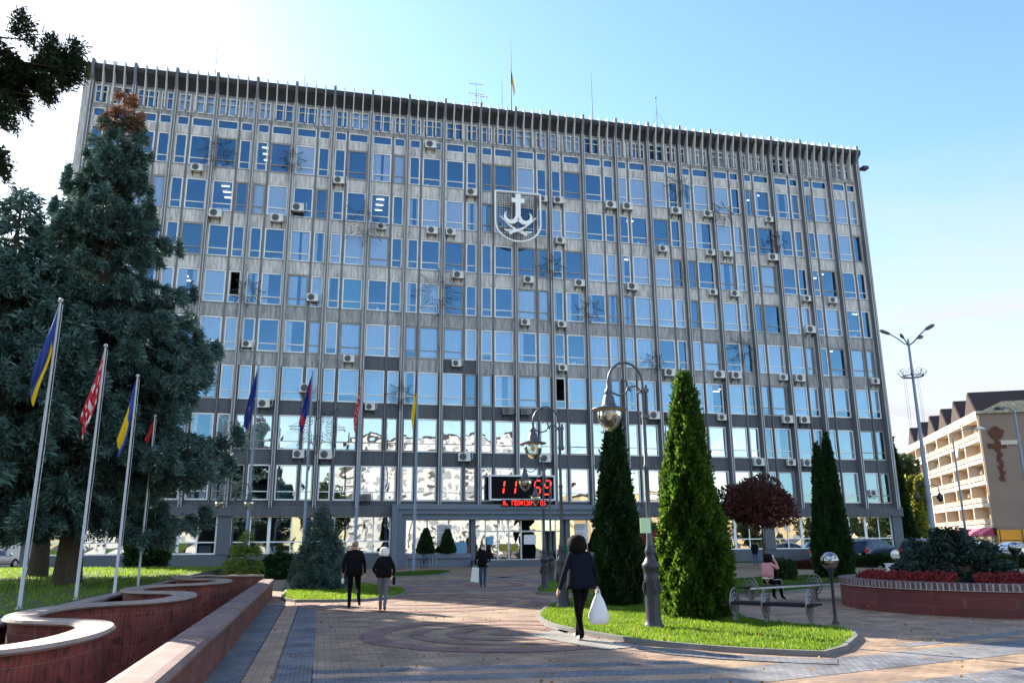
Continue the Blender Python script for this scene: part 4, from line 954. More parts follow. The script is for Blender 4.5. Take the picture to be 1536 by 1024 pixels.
# red round tree, planter, hedges
bush('plum_tree', (*G(1148, 852)[:2], 0), (2.55, 2.4, 1.75), 'round dark red leaved plum tree in front of the right wing', 'plum_red', 26000, .19, 'tree', seed=51, trunk=2.45, lumps=22, core=.8)
bush('bush', (*G(1010, 868)[:2], 0), (1.0, .9, 1.55), 'dark green cedar bush behind the near street lamp', 'thuja_dark', 7000, .16, seed=52)
bush('bush', (*G(972, 862)[:2], 0), (.75, .7, 1.35), 'orange red autumn bush behind the near street lamp', 'red_bush', 3500, .14, seed=53, core=0)
bush('bush', (*G(1180, 872)[:2], 0), (.62, .55, .62), 'small clipped round bush behind the seated woman', 'hedge', 4200, .09, seed=54)
def juniper(name, loc, R, H, label, n=60000, size=.11, seed=60):
    r = np.random.default_rng(seed); t = thing(name, loc, label, 'bush')
    nb = 120; az = r.uniform(0, 2*PI, nb); el = np.abs(r.normal(size=nb))*.6+.12; Lb = r.uniform(.6, 1.05, nb)
    b = r.choice(nb, n, p=Lb**1.5/(Lb**1.5).sum()); s = r.uniform(.25, 1, n)**.8; side = r.normal(size=n)*.16*(1.1-s*.7)
    l = Lb[b]; out = l*s*np.cos(np.minimum(el[b], 1.3)); hz = l*s*np.sin(np.minimum(el[b], 1.3))*1.25-.25*(s*l)**2.5
    ca, sa = np.cos(az[b]), np.sin(az[b])
    P = np.stack([R*(ca*out-sa*side), R*(sa*out+ca*side), .06+H*np.clip(hz, 0, 1.1)+np.abs(r.normal(size=n))*.03], 1)+r.normal(size=(n, 3))*.04
    D = np.stack([ca, sa, .25+.3*r.normal(size=n)], 1)+r.normal(size=(n, 3))*.5
    tint = .15+.5*s**2+.25*np.sin(b*1.7)+r.normal(size=n)*.15
    leaves('crown', P, D, size*r.uniform(.6, 1.4, n), size*r.uniform(.15, .3, n), tint, 'juniper', t)
    mb = MB()
    for i in range(0, nb, 2): mb.tube([(0, 0, .05), (R*.5*Lb[i]*math.cos(az[i]), R*.5*Lb[i]*math.sin(az[i]), H*.35*Lb[i]), (R*.85*Lb[i]*math.cos(az[i]), R*.85*Lb[i]*math.sin(az[i]), H*.45*Lb[i])], [.04, .025, .01], 4)
    mb.ball((0, 0, .25*H), (R*.55, R*.55, H*.35), 12, 8); mb.build('trunk', 'bark', t); return t
juniper('juniper_bush', (*HP(1424, 23.6)[:2], .58), 1.42, 1.20, 'wide spreading blue green juniper bush filling the round planter')
fl = {'flower_bed': []}
def flower_arc(a0, a1, r0, r1, n, seed):
    r = np.random.default_rng(seed); a = r.uniform(a0, a1, n); q = r.uniform(r0, r1, n); h = np.abs(r.normal(size=n))*.05+.16*np.sin(np.clip((q-r0)/(r1-r0), 0, 1)*PI)
    return np.stack([PC[0]+q*np.cos(a), PC[1]+q*np.sin(a), .60+h], 1)
P = np.concatenate([flower_arc(math.radians(150), math.radians(212), 2.55, 3.2, 6000, 1), flower_arc(math.radians(220), math.radians(258), 2.5, 3.2, 6000, 2), flower_arc(math.radians(-60), math.radians(8), 2.4, 3.2, 5000, 3)])
m = len(P); tag(leaves('flower_bed', P, RNG.normal(size=(m, 3))*.5+np.array([0, 0, .7]), .07, .024, RNG.uniform(0, 1, m), ['flower_red']), kind='stuff')
m2 = 5000; q = P[RNG.integers(0, m, m2)]-np.array([0, 0, .07]); tag(leaves('flower_leaves', q, RNG.normal(size=(m2, 3))+np.array([0, 0, .6]), .08, .03, RNG.uniform(0, .6, m2), ['grass_dark']), kind='stuff')
def hedge(p, q, w, h, label, n, seed, leaf='hedge', size=.13, name='hedge'):
    r = np.random.default_rng(seed); p, q = np.array(p, float), np.array(q, float); L_ = np.hypot(*(q-p)); d = (q-p)/L_; nn = np.array([-d[1], d[0]])
    t = thing(name, (*p, 0), label, name)
    u = r.uniform(0, L_, n); a = r.uniform(-.15, PI+.15, n); k = 1+.1*np.sin(u*3.1)+.07*np.sin(u*7.7+1)
    y = np.sign(np.cos(a))*np.abs(np.cos(a))**.45*w/2*k; z = h*np.abs(np.sin(a))**.5*k*r.uniform(.85, 1.02, n)
    P = np.stack([d[0]*u+nn[0]*y, d[1]*u+nn[1]*y, z], 1); D = np.stack([nn[0]*np.cos(a), nn[1]*np.cos(a), np.sin(a)], 1)+r.normal(size=(n, 3))*.7
    cr = leaves('foliage', P, D, size*r.uniform(.6, 1.3, n), size*r.uniform(.2, .4, n), .35+.3*np.sin(u*2.2)+r.normal(size=n)*.25, leaf, t)
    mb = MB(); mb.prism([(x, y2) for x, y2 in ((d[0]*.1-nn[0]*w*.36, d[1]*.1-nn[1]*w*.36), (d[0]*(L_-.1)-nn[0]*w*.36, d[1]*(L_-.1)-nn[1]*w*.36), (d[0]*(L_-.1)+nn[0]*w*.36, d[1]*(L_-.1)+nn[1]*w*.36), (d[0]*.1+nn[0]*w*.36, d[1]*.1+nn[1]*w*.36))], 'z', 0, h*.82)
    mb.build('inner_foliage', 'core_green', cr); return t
hedge(G(1262, 850)[:2], G(1600, 852)[:2], 1.3, .75, 'low clipped dark hedge in front of the parked cars', 26000, 71)
hedge(G(1160, 852)[:2], G(1245, 854)[:2], .9, .42, 'low strip of dark red bedding plants left of the twin thuja', 6000, 72, 'plum_red', .12, 'flowerbed')
# trees beyond the right end of the hall
column_tree('thuja', HP(1353, 84), 11.2, 1.0, 'tall dark conifer pressed against the right corner of the hall', 16000, 'thuja_dark', .4, seed=81, lump=.2)
def tree(name, loc, H, R, trunk, label, leaf, n, size, seed, group=None):
    r = np.random.default_rng(seed); t = thing(name, loc, label, 'tree', group)
    nl = 34; c = r.normal(size=(nl, 3)); c /= np.linalg.norm(c, axis=1, keepdims=True); c *= r.uniform(.35, .95, (nl, 1)); rr = r.uniform(.16, .34, nl)
    k = r.choice(nl, n, p=rr**2/(rr**2).sum()); v = r.normal(size=(n, 3)); v /= np.linalg.norm(v, axis=1, keepdims=True); q = c[k]+v*rr[k, None]*(1-np.abs(r.normal(size=n))*.3)[:, None]
    hh = (H-trunk)/2; P = q*np.array([R, R, hh])+np.array([0, 0, trunk+hh]); D = v+r.normal(size=(n, 3))*.8
    leaves('crown', P, D, size*r.uniform(.6, 1.3, n), size*r.uniform(.22, .4, n), .4+.3*np.sin(k*1.9)+r.normal(size=n)*.22, leaf, t)
    mb = trunk_mb(H*.85, H*.02, 8, wig=.15)
    for i in range(nl): p = c[i]*np.array([R, R, hh])*.85+np.array([0, 0, trunk+hh]); z = max(trunk*.7, p[2]-abs(p[0])-abs(p[1])*.6); mb.tube([(0, 0, z), tuple(p*.5+np.array([0, 0, z*.5+.1*H*0])), tuple(p)], [H*.007, H*.004, H*.002], 5)
    mb.build('trunk', 'bark', t); return t
tree('birch_tree', HP(1382, 100), 8.6, 1.5, .6, 'yellow green leafy tree between the hall and the balcony building', 'birch', 14000, .35, 91)
tree('birch_tree', HP(1366, 130), 13.5, 3.0, 2.0, 'taller dull green tree behind the yellow green one beside the hall', 'hedge', 12000, .5, 92)
bush('bush', HP(1404, 95), (1.2, 1.1, 1.7), 'small dark pointed shrub in front of the shop awnings', 'thuja_dark', 3500, .25, seed=93)
# trees that stand behind the photographer and only show as reflections in the glass
for k, (x, y, h, r_, lf) in enumerate(((-14, -92, 17, 5, 'dark_spruce'), (2, -100, 15, 5, 'hedge'), (20, -106, 15.5, 5, 'hedge'), (-6, -96, 16, 5, 'dark_spruce'), (9, -99, 15, 5, 'dark_spruce'), (112, -103, 9.5, 6, 'hedge'), (140, -101, 9, 6, 'hedge'), (84, -101, 7, 5, 'hedge'), (98, -100, 9, 6, 'hedge'), (126, -100, 9, 6.5, 'hedge'))):
    tree('park_tree', (x, y, 0), h, r_, .5 if x > 60 else 2., ['dark park tree mirrored in the lower windows at the left end', 'green park tree mirrored in the lower left windows', 'green park tree mirrored in the windows left of the entrance', 'second dark park tree mirrored in the lower left windows', 'dark park tree mirrored between the green ones at left', 'low green tree mirrored in the middle of the right ground floor windows', 'low green tree mirrored in the last right ground floor windows', 'low green tree mirrored just right of the entrance', 'green park tree mirrored right of the entrance', 'bushy green park tree mirrored in the rightmost lower windows'][k], lf, 7000, .55, 100+k)
# ------------------------------------------------------------------ street lamps
mat('iron', (.035, .038, .05), .42, .35, var=.5, vscale=9, dark=(.04, .042, .05)); mat('iron_worn', (.085, .09, .105), .45, .4, var=.6, vscale=7, dark=(.08, .085, .1))
mat('hood_under', (.55, .48, .30), .5); mat('pole_white', (.50, .50, .52), .4, .3, var=.5, vscale=5, dark=(.36, .36, .38)); mat('pole_blue', (.20, .24, .30), .45, .3)
mat_glass('lamp_glass', .10, (.88, .86, .80), wave=.01, wscale=9, gcol=(1, .97, .9)); mat_glass('globe_glass', .45, (.30, .28, .26), gcol=(.7, .68, .66))
mat('globe_white', (.78, .76, .70), .35)
def lamp_head(t, x, z, y=0.):
    """bell hood with drop shaped glass, hanging at (x, y) with its rim at height z"""
    mb = MB(); mb.lathe([(.03, .56), (.035, .42), (.07, .36), (.085, .30), (.065, .27), (.10, .24), (.125, .12), (.15, .05), (.19, .03), (.34, -.005), (.345, -.025), (.335, -.03)], 24, (x, y, z)); hd = mb.build('hood', ['iron_worn'], t)
    mb = MB(); mb.lathe([(.33, -.032), (.2, .005), (.05, .012)], 20, (x, y, z)); mb.build('reflector', 'hood_under', hd)
    mb = MB(); prof = [(.225, -.03), (.238, -.10), (.228, -.19), (.19, -.29), (.13, -.38), (.06, -.435), (.012, -.445)]; mb.lathe(prof, 22, (x, y, z), cap=False); mb.build('lamp_glass', 'lamp_glass', t)
    mb = MB(); mb.lathe([(.06, -.03), (.07, -.10), (.05, -.2), (.01, -.23)], 10, (x, y, z)); mb.build('bulb', 'globe_white', t)
def arm(t, s=-1, z=4.55):
    mb = MB(); c = .36; pts = [(0, 0, z-.02)]+[(s*(c-c*math.cos(a)), 0, z+.08+.42*math.sin(a)) for a in np.linspace(0, PI, 15)]+[(s*2*c, 0, z-.02)]
    mb.tube(pts, .026, 8)
    sc = [(s*2*c, 0, z-.05), (s*(2*c-.08), 0, z-.12), (s*(2*c-.22), 0, z-.17), (s*(2*c-.36), 0, z-.12), (s*(2*c-.42), 0, z+.0), (s*(2*c-.38), 0, z+.12), (s*(2*c-.30), 0, z+.16), (s*(2*c-.25), 0, z+.12), (s*(2*c-.28), 0, z+.08)]
    mb.tube(sc, [.02, .02, .02, .02, .02, .018, .016, .016, .02], 7)
    mb.tube([(s*.02, 0, z-.12), (s*.07, 0, z-.02), (s*.16, 0, z+.03), (s*.26, 0, z+.01), (s*.30, 0, z-.03)], .016, 6); mb.ball((s*.09, 0, z-.10), .03, 8, 6); mb.ball((s*.27, 0, z-.05), .03, 8, 6)
    mb.build('arm', 'iron_worn', t); lamp_head(t, s*2*c, z-.44)
def street_lamp(loc, label, heads=(-1,), rz=0., h=4.55, name='street_lamp', group='street lamps with bell hoods'):
    t = thing(name, loc, label, 'street lamp', group, rz=rz)
    mb = MB(); mb.lathe([(.19, 0), (.19, .08), (.165, .11), (.15, .18), (.138, .22), (.138, .88), (.145, .93), (.138, .95), (.142, 1.06), (.165, 1.1), (.17, 1.17), (.13, 1.21), (.105, 1.27), (.085, 1.31), (.10, 1.36), (.105, 1.42), (.08, 1.48), (.075, 1.52)], 20)
    for a in (0, PI/2, PI, 3*PI/2): mb.tube([(.142*math.cos(a), .142*math.sin(a), .62), (.158*math.cos(a), .158*math.sin(a), .74), (.142*math.cos(a), .142*math.sin(a), .86)], [.02, .04, .02], 6)
    mb.build('base', 'iron', t)
    mb = MB(); mb.lathe([(.075, 1.5), (.055, 1.75), (.045, 2.0), (.045, 2.95), (.055, 2.97), (.055, 3.02), (.038, 3.05), (.036, h)], 12)
    mb.build('pole', 'iron_worn', t)
    mb = MB(); mb.tube([(.07, 0, h-.62), (.07, 0, h+.06)], .03, 8); mb.box(-.04, .11, -.045, .045, h-.60, h-.54); mb.box(-.04, .11, -.045, .045, h-.08, h-.02); mb.build('collar', 'iron_worn', t)
    for s in heads: arm(t, s, h)
    return t
la = street_lamp((*G(981, 947)[:2], .04), 'tall dark bell hooded street lamp on the near lawn with green sheet on pole')
dup(la, (*G(845, 915)[:2], .04), label='dark bell hooded street lamp standing behind the woman with the plastic bag', scale=.99)
dup(la, (*G(817.5, 886)[:2], .0), label='bell hooded street lamp whose glass covers the digital clock', scale=.93)
dup(la, (*G(827, 874)[:2], .0), label='farthest bell hooded street lamp, just right of the clock lamp', scale=.87)
street_lamp((*HP(347, 45)[:2], 0), 'double headed bell street lamp in front of the left wing, beside the flagpoles', heads=(-1, 1), h=4.3)
mat('note_green', (.50, .72, .45), .7)
mb = MB(); mb.box(-.10, .10, -.012, .0, -.14, .14); mb.box(-.07, .07, -.014, -.0125, -.02, -.01); q = G(981, 947); tag(mb.build('paper_sheet', 'note_green', loc=(q[0]-.10, q[1]-.06, 1.92), rz=-.15), 'pale green paper sheet fixed to the pole of the near lamp', 'sheet')

def globe_lamp(loc, label, h, r, glass='globe_glass'):
    t = thing('globe_lamp', loc, label, 'globe lamp', 'globe lamps of the square')
    mb = MB(); mb.lathe([(.07, 0), (.07, .05), (.04, .08), (.032, .12), (.028, h-.16), (.05, h-.13), (.06, h-.05), (.08, h-.02), (.08, h)], 12); mb.build('pole', 'iron', t)
    mb = MB(); mb.ball((0, 0, h+r*.93), r, 22, 14); mb.build('globe', glass, t)
    mb = MB(); mb.tube([(r*1.01*math.cos(a), r*1.01*math.sin(a), h+r*.93) for a in np.linspace(0, 2*PI, 30)[:-1]], .008, 5, closed=True); mb.build('band', 'iron_worn', t)
    mb = MB(); mb.tube([(0, 0, h), (0, 0, h+r*.5)], .035, 8); mb.ball((0, 0, h+r*.75), .07, 10, 8); mb.build('bulb', 'globe_white', t)
    return t
globe_lamp((*G(1254, 936)[:2], 0), 'low globe lamp with smoky mirrored ball beside the near bench', 1.06, .175)
globe_lamp((*HP(1521, 24)[:2], .55), 'dark smoky globe lamp at the right edge behind the planter flowers', .72, .15)
globe_lamp((*HP(1341, 30)[:2], 0), 'pale white globe lamp behind the white bin box', 1.02, .15, 'globe_white')
t = thing('litter_box', (*HP(1340, 27.3)[:2], 0), 'white box bin with dark opening behind the round planter', 'bin')
mb = MB(); mb.box(-.22, .22, -.2, .2, .05, .92); mb.box(-.25, .25, -.23, .23, .0, .05); mb.build('body', 'white_paper', t, bevel=.015); mb = MB(); mb.box(-.13, .13, -.207, -.201, .55, .80); mb.build('opening', 'black', t); mb = MB(); mb.box(-.24, .24, -.22, .22, .921, .955); mb.build('lid', 'white_paper', t, bevel=.01)

# tall four armed street light and slim pole beyond
q = HP(1402, 55); t = thing('street_light', q, 'very tall four armed street light with crown ring, right of the hall', 'street light')
mb = MB(); mb.lathe([(.20, 0), (.19, 1.2), (.16, 1.25), (.15, 4), (.12, 7), (.11, 7.05), (.09, 10), (.07, 13.4), (.05, 13.9)], 10); mb.build('pole', 'pole_blue', t)
for k, (dx, dy, dz) in enumerate(((-1.05, .3, .75), (1.0, -.45, .95), (-.72, -.5, .30), (1.05, .35, .6))):
    mb = MB(); mb.tube([(0, 0, 13.5), (dx*.25, dy*.25, 13.5+dz*.15), (dx*.6, dy*.6, 13.5+dz*.6), (dx, dy, 13.5+dz)], .035, 6); a = mb.build('lamp_arm', 'iron', t)
    mb = MB(); d = np.array([dx, dy, dz*.6]); d /= np.linalg.norm(d); e = np.array([dx, dy, 13.5+dz]); mb.tube([e-d*.05, e+d*.12, e+d*.45, e+d*.62], [.05, .11, .12, .05], 8, flat=.7); mb.build('lamp_head', 'iron_worn', a)
mb = MB(); mb.tube([(.62*math.cos(a), .62*math.sin(a), 11.5) for a in np.linspace(0, 2*PI, 20)[:-1]], .03, 5, closed=True)
for a in np.linspace(0, 2*PI, 9)[:-1]:
    mb.tube([(0, 0, 11.4), (.62*math.cos(a), .62*math.sin(a), 11.5), (.85*math.cos(a), .85*math.sin(a), 11.8)], .018, 4); mb.tube([(.62*math.cos(a)+.2*math.cos(b), .62*math.sin(a), 11.75+.2*math.sin(b)) for b in np.linspace(0, 2*PI, 10)[:-1]], .012, 4, closed=True)
mb.build('crown_ring', 'iron', t)
mb = MB()
for a in (.3, 1.6, 3.0, 4.4): mb.tube([(.6*math.cos(a), .6*math.sin(a), 11.5), (.62*math.cos(a), .62*math.sin(a), 8.2), (.5*math.cos(a), .5*math.sin(a), 5.0)], .010, 4)
mb.build('light_string', 'iron', t)
for s in (-1, 1):
    mb = MB(); mb.tube([(0, 0, 4.6), (s*.35, 0, 4.9), (s*.75, 0, 4.75), (s*.8, 0, 4.4)], .03, 6); a = mb.build('side_arm', 'iron', t); mb = MB(); mb.lathe([(.03, .2), (.1, .05), (.2, -.1), (.1, -.35), (.02, -.4)], 10, (s*.8, 0, 4.25)); mb.build('lantern', 'iron', a)
t = thing('lamp_post', HP(1451, 80), 'slim grey lamp post in front of the balcony building', 'lamp post')
mb = MB(); mb.lathe([(.13, 0), (.09, 5), (.06, 10.2)], 8); mb.build('pole', 'pole_blue', t); mb = MB(); mb.tube([(0, 0, 10.1), (.3, -.1, 10.7), (1.0, -.4, 11.0), (1.9, -.8, 11.05)], .04, 6); mb.build('lamp_arm', 'pole_blue', t); mb = MB(); mb.tube([(1.8, -.75, 11.05), (2.2, -.93, 11.05), (2.5, -1.05, 11.0)], [.06, .14, .06], 8); mb.build('lamp_head', 'white_paper', t)
t = thing('street_light', HP(1553, 60), 'floodlight head on an arm entering at the right edge', 'street light')
mb = MB(); mb.lathe([(.1, 0), (.07, 9.6)], 8); mb.build('pole', 'pole_blue', t); mb = MB(); mb.tube([(0, 0, 9.5), (-.4, 0, 9.75), (-.9, .1, 9.8)], .04, 6); mb.build('lamp_arm', 'pole_blue', t); mb = MB(); mb.box(-1.25, -.8, -.15, .25, 9.62, 9.78); mb.build('lamp_head', 'iron_worn', t)

# ------------------------------------------------------------------ flagpoles and hanging flags
mat('flag_blue', (.03, .075, .36), .8, var=.3, vscale=4); mat('flag_yellow', (.78, .52, .01), .8); mat('flag_red', (.52, .02, .035), .8); mat('flag_white', (.75, .72, .74), .8); mat('flag_navy', (.012, .025, .20), .8); mat('flag_orange', (.75, .33, .03), .8)
def zat(x, y, d):
    a = ray(x, y); return (CAM+a/np.hypot(a[0], a[1])*d)[2]
def flagpole(loc, h, r, label, m='pole_white'):
    t = thing('flagpole', loc, label, 'flagpole', 'flagpoles of the square'); mb = MB(); mb.lathe([(r*1.8, 0), (r*1.8, .05), (r, .08), (r*.75, h*.6), (r*.55, h)], 10); mb.build('pole', m, t)
    mb = MB(); mb.ball((0, 0, h+.03), .05, 8, 6); mb.build('finial', m, t)
    mb = MB(); mb.tube([(r+.012, 0, h-.05), (r+.03, 0, h*.5), (r+.02, 0, .9)], .006, 4); mb.build('rope', 'pole_white', t)
def flag(loc, top, L_, W_, pat, mats, label, side=-1, hoist=.42, seed=1, name='flag'):
    """limp flag: hoist on the pole, fly end hanging down; pat(u, v) -> material index"""
    r = np.random.default_rng(seed); nu, nv = 26, 14; mb = MB(); vs = []; ph = r.uniform(0, 6, 3)
    A, B, C_, D_ = np.array([0, 0]), np.array([.0, -hoist*L_]), np.array([side*W_, -.78*L_]), np.array([side*W_*.72, -L_])
    for i in range(nu+1):
        u = i/nu
        for j in range(nv+1):
            v = j/nv; p = (A*(1-v)+B*v)*(1-u)+(C_*(1-v)+D_*v)*u
            x = p[0]+side*.10*math.sin(PI*u)*(1-v)*W_; z = p[1]-.05*L_*math.sin(PI*u)
            y = (.09*math.sin(7*v+5*u+ph[0])+.05*math.sin(13*v-3*u+ph[1]))*min(1, u*2.2+.15)*min(1, W_*1.6)
            vs.append((x+side*.025, y, z))
    o = len(mb.v); mb.v += vs
    for i in range(nu):
        for j in range(nv):
            a = o+i*(nv+1)+j; mb.f.append([a, a+1, a+nv+2, a+nv+1]); mb.m.append(pat((i+.5)/nu, (j+.5)/nv)); mb.s.append(True)
    ob = mb.build(name, mats, loc=(loc[0], loc[1], loc[2]+top), rz=-YAW)
    so_ = ob.modifiers.new('thickness', 'SOLIDIFY'); so_.thickness = .006
    return tag(ob, label, 'flag', 'flags hanging on the poles')
p1, p2, p3 = [tuple(G(x, y, .5)) for x, y in ((28, 917), (113, 902), (171, 893))]; p4 = (*HP(213, 25.6)[:2], .5)
H4 = [zat(x, y, math.hypot(*(np.array(p[:2])-CAM[:2])))-.5 for x, y, p in ((85, 452, p1), (153, 520, p2), (199, 565, p3), (231, 625, p4))]
flagpole(p1, H4[0], .036, 'nearest white flagpole at the left, carrying the blue flag with yellow tail'); flagpole(p2, H4[1], .036, 'second white flagpole from the left, carrying the red and white flag')
flagpole(p3, H4[2], .036, 'third white flagpole from the left, carrying the yellow and blue flag'); flagpole(p4, H4[3], .034, 'white flagpole half swallowed by the spruce boughs')
flag(p1, H4[0]-.05, 2.0, .33, lambda u, v: 1 if v > .62 and u > .12 else (2 if v > .86 else 0), ['flag_blue', 'flag_yellow', 'flag_orange'], 'limp blue flag with a yellow tail on the nearest pole', seed=2)
flag(p2, H4[1]-.05, 2.05, .32, lambda u, v: 1 if (math.sin(23*u+9*v)*math.sin(17*v-6*u) > .55 or (.5 < u < .62 and v > .35)) else 0, ['flag_red', 'flag_white'], 'limp red flag with white figures on the second pole', seed=3)
flag(p3, H4[2]-.05, 1.95, .30, lambda u, v: 0 if (u < .30 or v > .80) else 1, ['flag_blue', 'flag_yellow'], 'limp yellow and blue flag on the third pole', seed=4)
flag(p4, H4[3]-.1, .7, .2, lambda u, v: 0, ['flag_red'], 'scrap of red flag showing between the spruce boughs', seed=5)
FP = [(369, 870, 386, 548, 47, 'tall grey flagpole in front of the left wing, carrying the dark blue flag'), (455, 868, 472, 558, 48, 'tall grey flagpole behind the young blue spruce, carrying the blue and red flag'), (533, 866, 541, 568, 48.5, 'tall grey flagpole behind the walking man, carrying the red and white flag'), (621, 859, 625, 556, 49.5, 'tall grey flagpole nearest the entrance, carrying the yellow flag')]
for k, (xb, yb, xt, yt, d, lab) in enumerate(FP):
    q = HP(xb, d); flagpole(q, zat(xt, yt, d), .085, lab, 'pole_blue')
    top = zat(xt, yt, d)-.1
    if k == 0: flag(q, top, 3.7, .62, lambda u, v: 1 if (abs(u-.55) < .03 and abs(v-.5) < .05) else 0, ['flag_navy', 'flag_yellow'], 'limp dark blue flag on the leftmost of the tall grey poles', seed=6)
    if k == 1: flag(q, top, 3.6, .62, lambda u, v: 1 if math.sin(9*u+2*v) > .45 and v > .2 else 0, ['flag_navy', 'flag_red', 'flag_yellow'], 'limp blue flag with red patches on the pole behind the young spruce', seed=7)
    if k == 2: flag(q, top, 3.2, .38, lambda u, v: 1 if (math.sin(23*u+9*v)*math.sin(19*v-6*u) > .6) else 0, ['flag_red', 'flag_white'], 'limp red and white flag on the tall pole behind the walking man', seed=8)
    if k == 3: flag(q, top, 3.6, .32, lambda u, v: 0 if u < .30 and v < .7 else 1, ['flag_navy', 'flag_yellow'], 'limp yellow flag with blue top on the pole nearest the entrance', seed=9)
q = V(767, 165, 2); q2 = V(766, 80, 2); t = thing('flagpole', (q[0], 2, 37.15), 'thin flagpole on the roof above the emblem', 'flagpole'); hh = q2[2]-37.15
mb = MB(); mb.tube([(0, 0, 0), (0, 0, hh)], [.06, .03], 8); mb.build('pole', 'antenna', t); mb = MB(); mb.tube([(0, 0, hh-.1), (0, 0, hh+1.7)], .014, 5); mb.build('tip', 'antenna', t)
flag((q[0], 2, 37.15), hh-1.7, 2.7, .32, lambda u, v: 0 if u < .25 else 1, ['flag_navy', 'flag_yellow'], 'limp yellow and blue flag on the roof of the hall', side=1, seed=12)

# ------------------------------------------------------------------ benches with wheel shaped ends
mat('bench_wood', (.022, .022, .028), .8, spec=.08, var=.4, vscale=8, stretch=(1, 8, 8)); mat('chrome', (.24, .24, .26), .4, .7, var=.5, vscale=10, dark=(.2, .2, .2)); mat('bench_edge', (.58, .55, .52), .5)
def bench(p, q, label, rings, zs=.46, w=.42, edge='bench_edge'):
    p, q = np.array(p[:2]), np.array(q[:2]); L_ = np.hypot(*(q-p)); a = math.atan2(*(q-p)[::-1])
    t = thing('bench', (*p, 0), label, 'bench', 'curved park benches', rz=a)
    mb = MB()
    for k in range(4): mb.box(0, L_, -w/2+k*w/4+.006, -w/2+(k+1)*w/4-.006, zs-.035, zs)
    mb.build('seat', 'bench_wood', t, bevel=.006); mb = MB(); mb.box(.05, L_-.05, -w/2-.012, -w/2-.001, zs-.055, zs-.008); mb.build('edge_rail', edge, t)
    for f in rings:
        x = f*L_; mb = MB(); R = .25; zc = .44
        for rr, n in ((R, 30), (R*.66, 22), (R*.33, 14)): mb.tube([(x, rr*math.cos(b)*.95, zc+rr*1.08*math.sin(b)) for b in np.linspace(0, 2*PI, n)[:-1]], .014, 6, closed=True)
        for b in np.linspace(0, 2*PI, 9)[:-1]: mb.tube([(x, .05*math.cos(b), zc+.05*math.sin(b)), (x, R*.95*math.cos(b), zc+R*1.08*math.sin(b))], .008, 4)
        mb.build('wheel_support', 'chrome', t)
        mb = MB(); mb.box(x-.035, x+.035, -.05, .05, 0, .42); mb.box(x-.06, x+.06, -.1, .1, 0, .03); mb.build('leg', 'chrome', t)
b1a, b1b = G(1098, 919, .2), G(1229, 931, .1)
bench(G(1094, 902, .44), G(1229, 907, .44), 'near dark bench with silver wheel ends on the paving behind the lawn', (.06, .42, .90), edge='bench_wood')
bench(G(1114, 880, .46), G(1285, 871, .46), 'far dark bench with silver wheel ends where the woman in pink sits', (.06, .60))
bench(HP(1305, 33.5), HP(1352, 33.0), 'short piece of bench with wheel end behind the flower planter', (.25,))
# ------------------------------------------------------------------ bicycle and hoops by the ledge
mat('rubber', (.02, .02, .02), .8); mat('bike_blue', (.03, .05, .12), .4, .3)
t = thing('bicycle', (25.7, -2.6, 0), 'dark bicycle parked at the hoops below the left display window', 'bicycle', rz=1.15)
for k, x in enumerate((-.52, .52)):
    mb = MB(); mb.tube([(x+.33*math.cos(a), 0, .34+.33*math.sin(a)) for a in np.linspace(0, 2*PI, 26)[:-1]], .02, 6, closed=True); w = mb.build('wheel', 'rubber', t)
    mb = MB()
    for a in np.linspace(0, PI, 9)[:-1]: mb.tube([(x+.32*math.cos(a), 0, .34+.32*math.sin(a)), (x-.32*math.cos(a), 0, .34-.32*math.sin(a))], .004, 4)
    mb.build('spokes', 'chrome', w)
mb = MB()
for a, b in (((-.52, .34), (-.15, .78)), ((-.52, .34), (-.05, .34)), ((-.05, .34), (-.18, .86)), ((-.05, .34), (.40, .76)), ((-.16, .76), (.38, .82)), ((.52, .34), (.36, .98))): mb.tube([(a[0], 0, a[1]), (b[0], 0, b[1])], .018, 6)
mb.build('frame', 'bike_blue', t); mb = MB(); mb.tube([(.30, -.28, 1.02), (.36, 0, 1.0), (.30, .28, 1.02)], .014, 6); mb.build('handlebar', 'rubber', t); mb = MB(); mb.prism([(-.32, -.08), (-.05, -.02), (-.05, .02), (-.32, .08)], 'z', .86, .92); mb.build('saddle', 'rubber', t)
mb = MB(); mb.tube([(-.05, -.12, .24), (-.05, 0, .34), (-.05, .12, .44)], .012, 5); mb.build('pedal', 'rubber', t)
hp0 = None
for k, (px, lab) in enumerate(((594, 'steel hoop on the grass strip, left of the grey flagpole'), (609, 'steel hoop just left of the grey flagpole by the entrance'), (653, 'steel hoop right of the parked bicycle'), (648, 'steel hoop close behind the parked bicycle'))):
    x = V(px, 850, -2.4)[0]; t = thing('bike_hoop', (x, -2.4, 0), lab, 'bike hoop', 'steel bike hoops'); mb = MB(); mb.tube([(0, -.3, 0), (0, -.3, .7), (0, -.22, .8), (0, .22, .8), (0, .3, .7), (0, .3, 0)], .025, 8); mb.build('hoop', 'chrome', t)

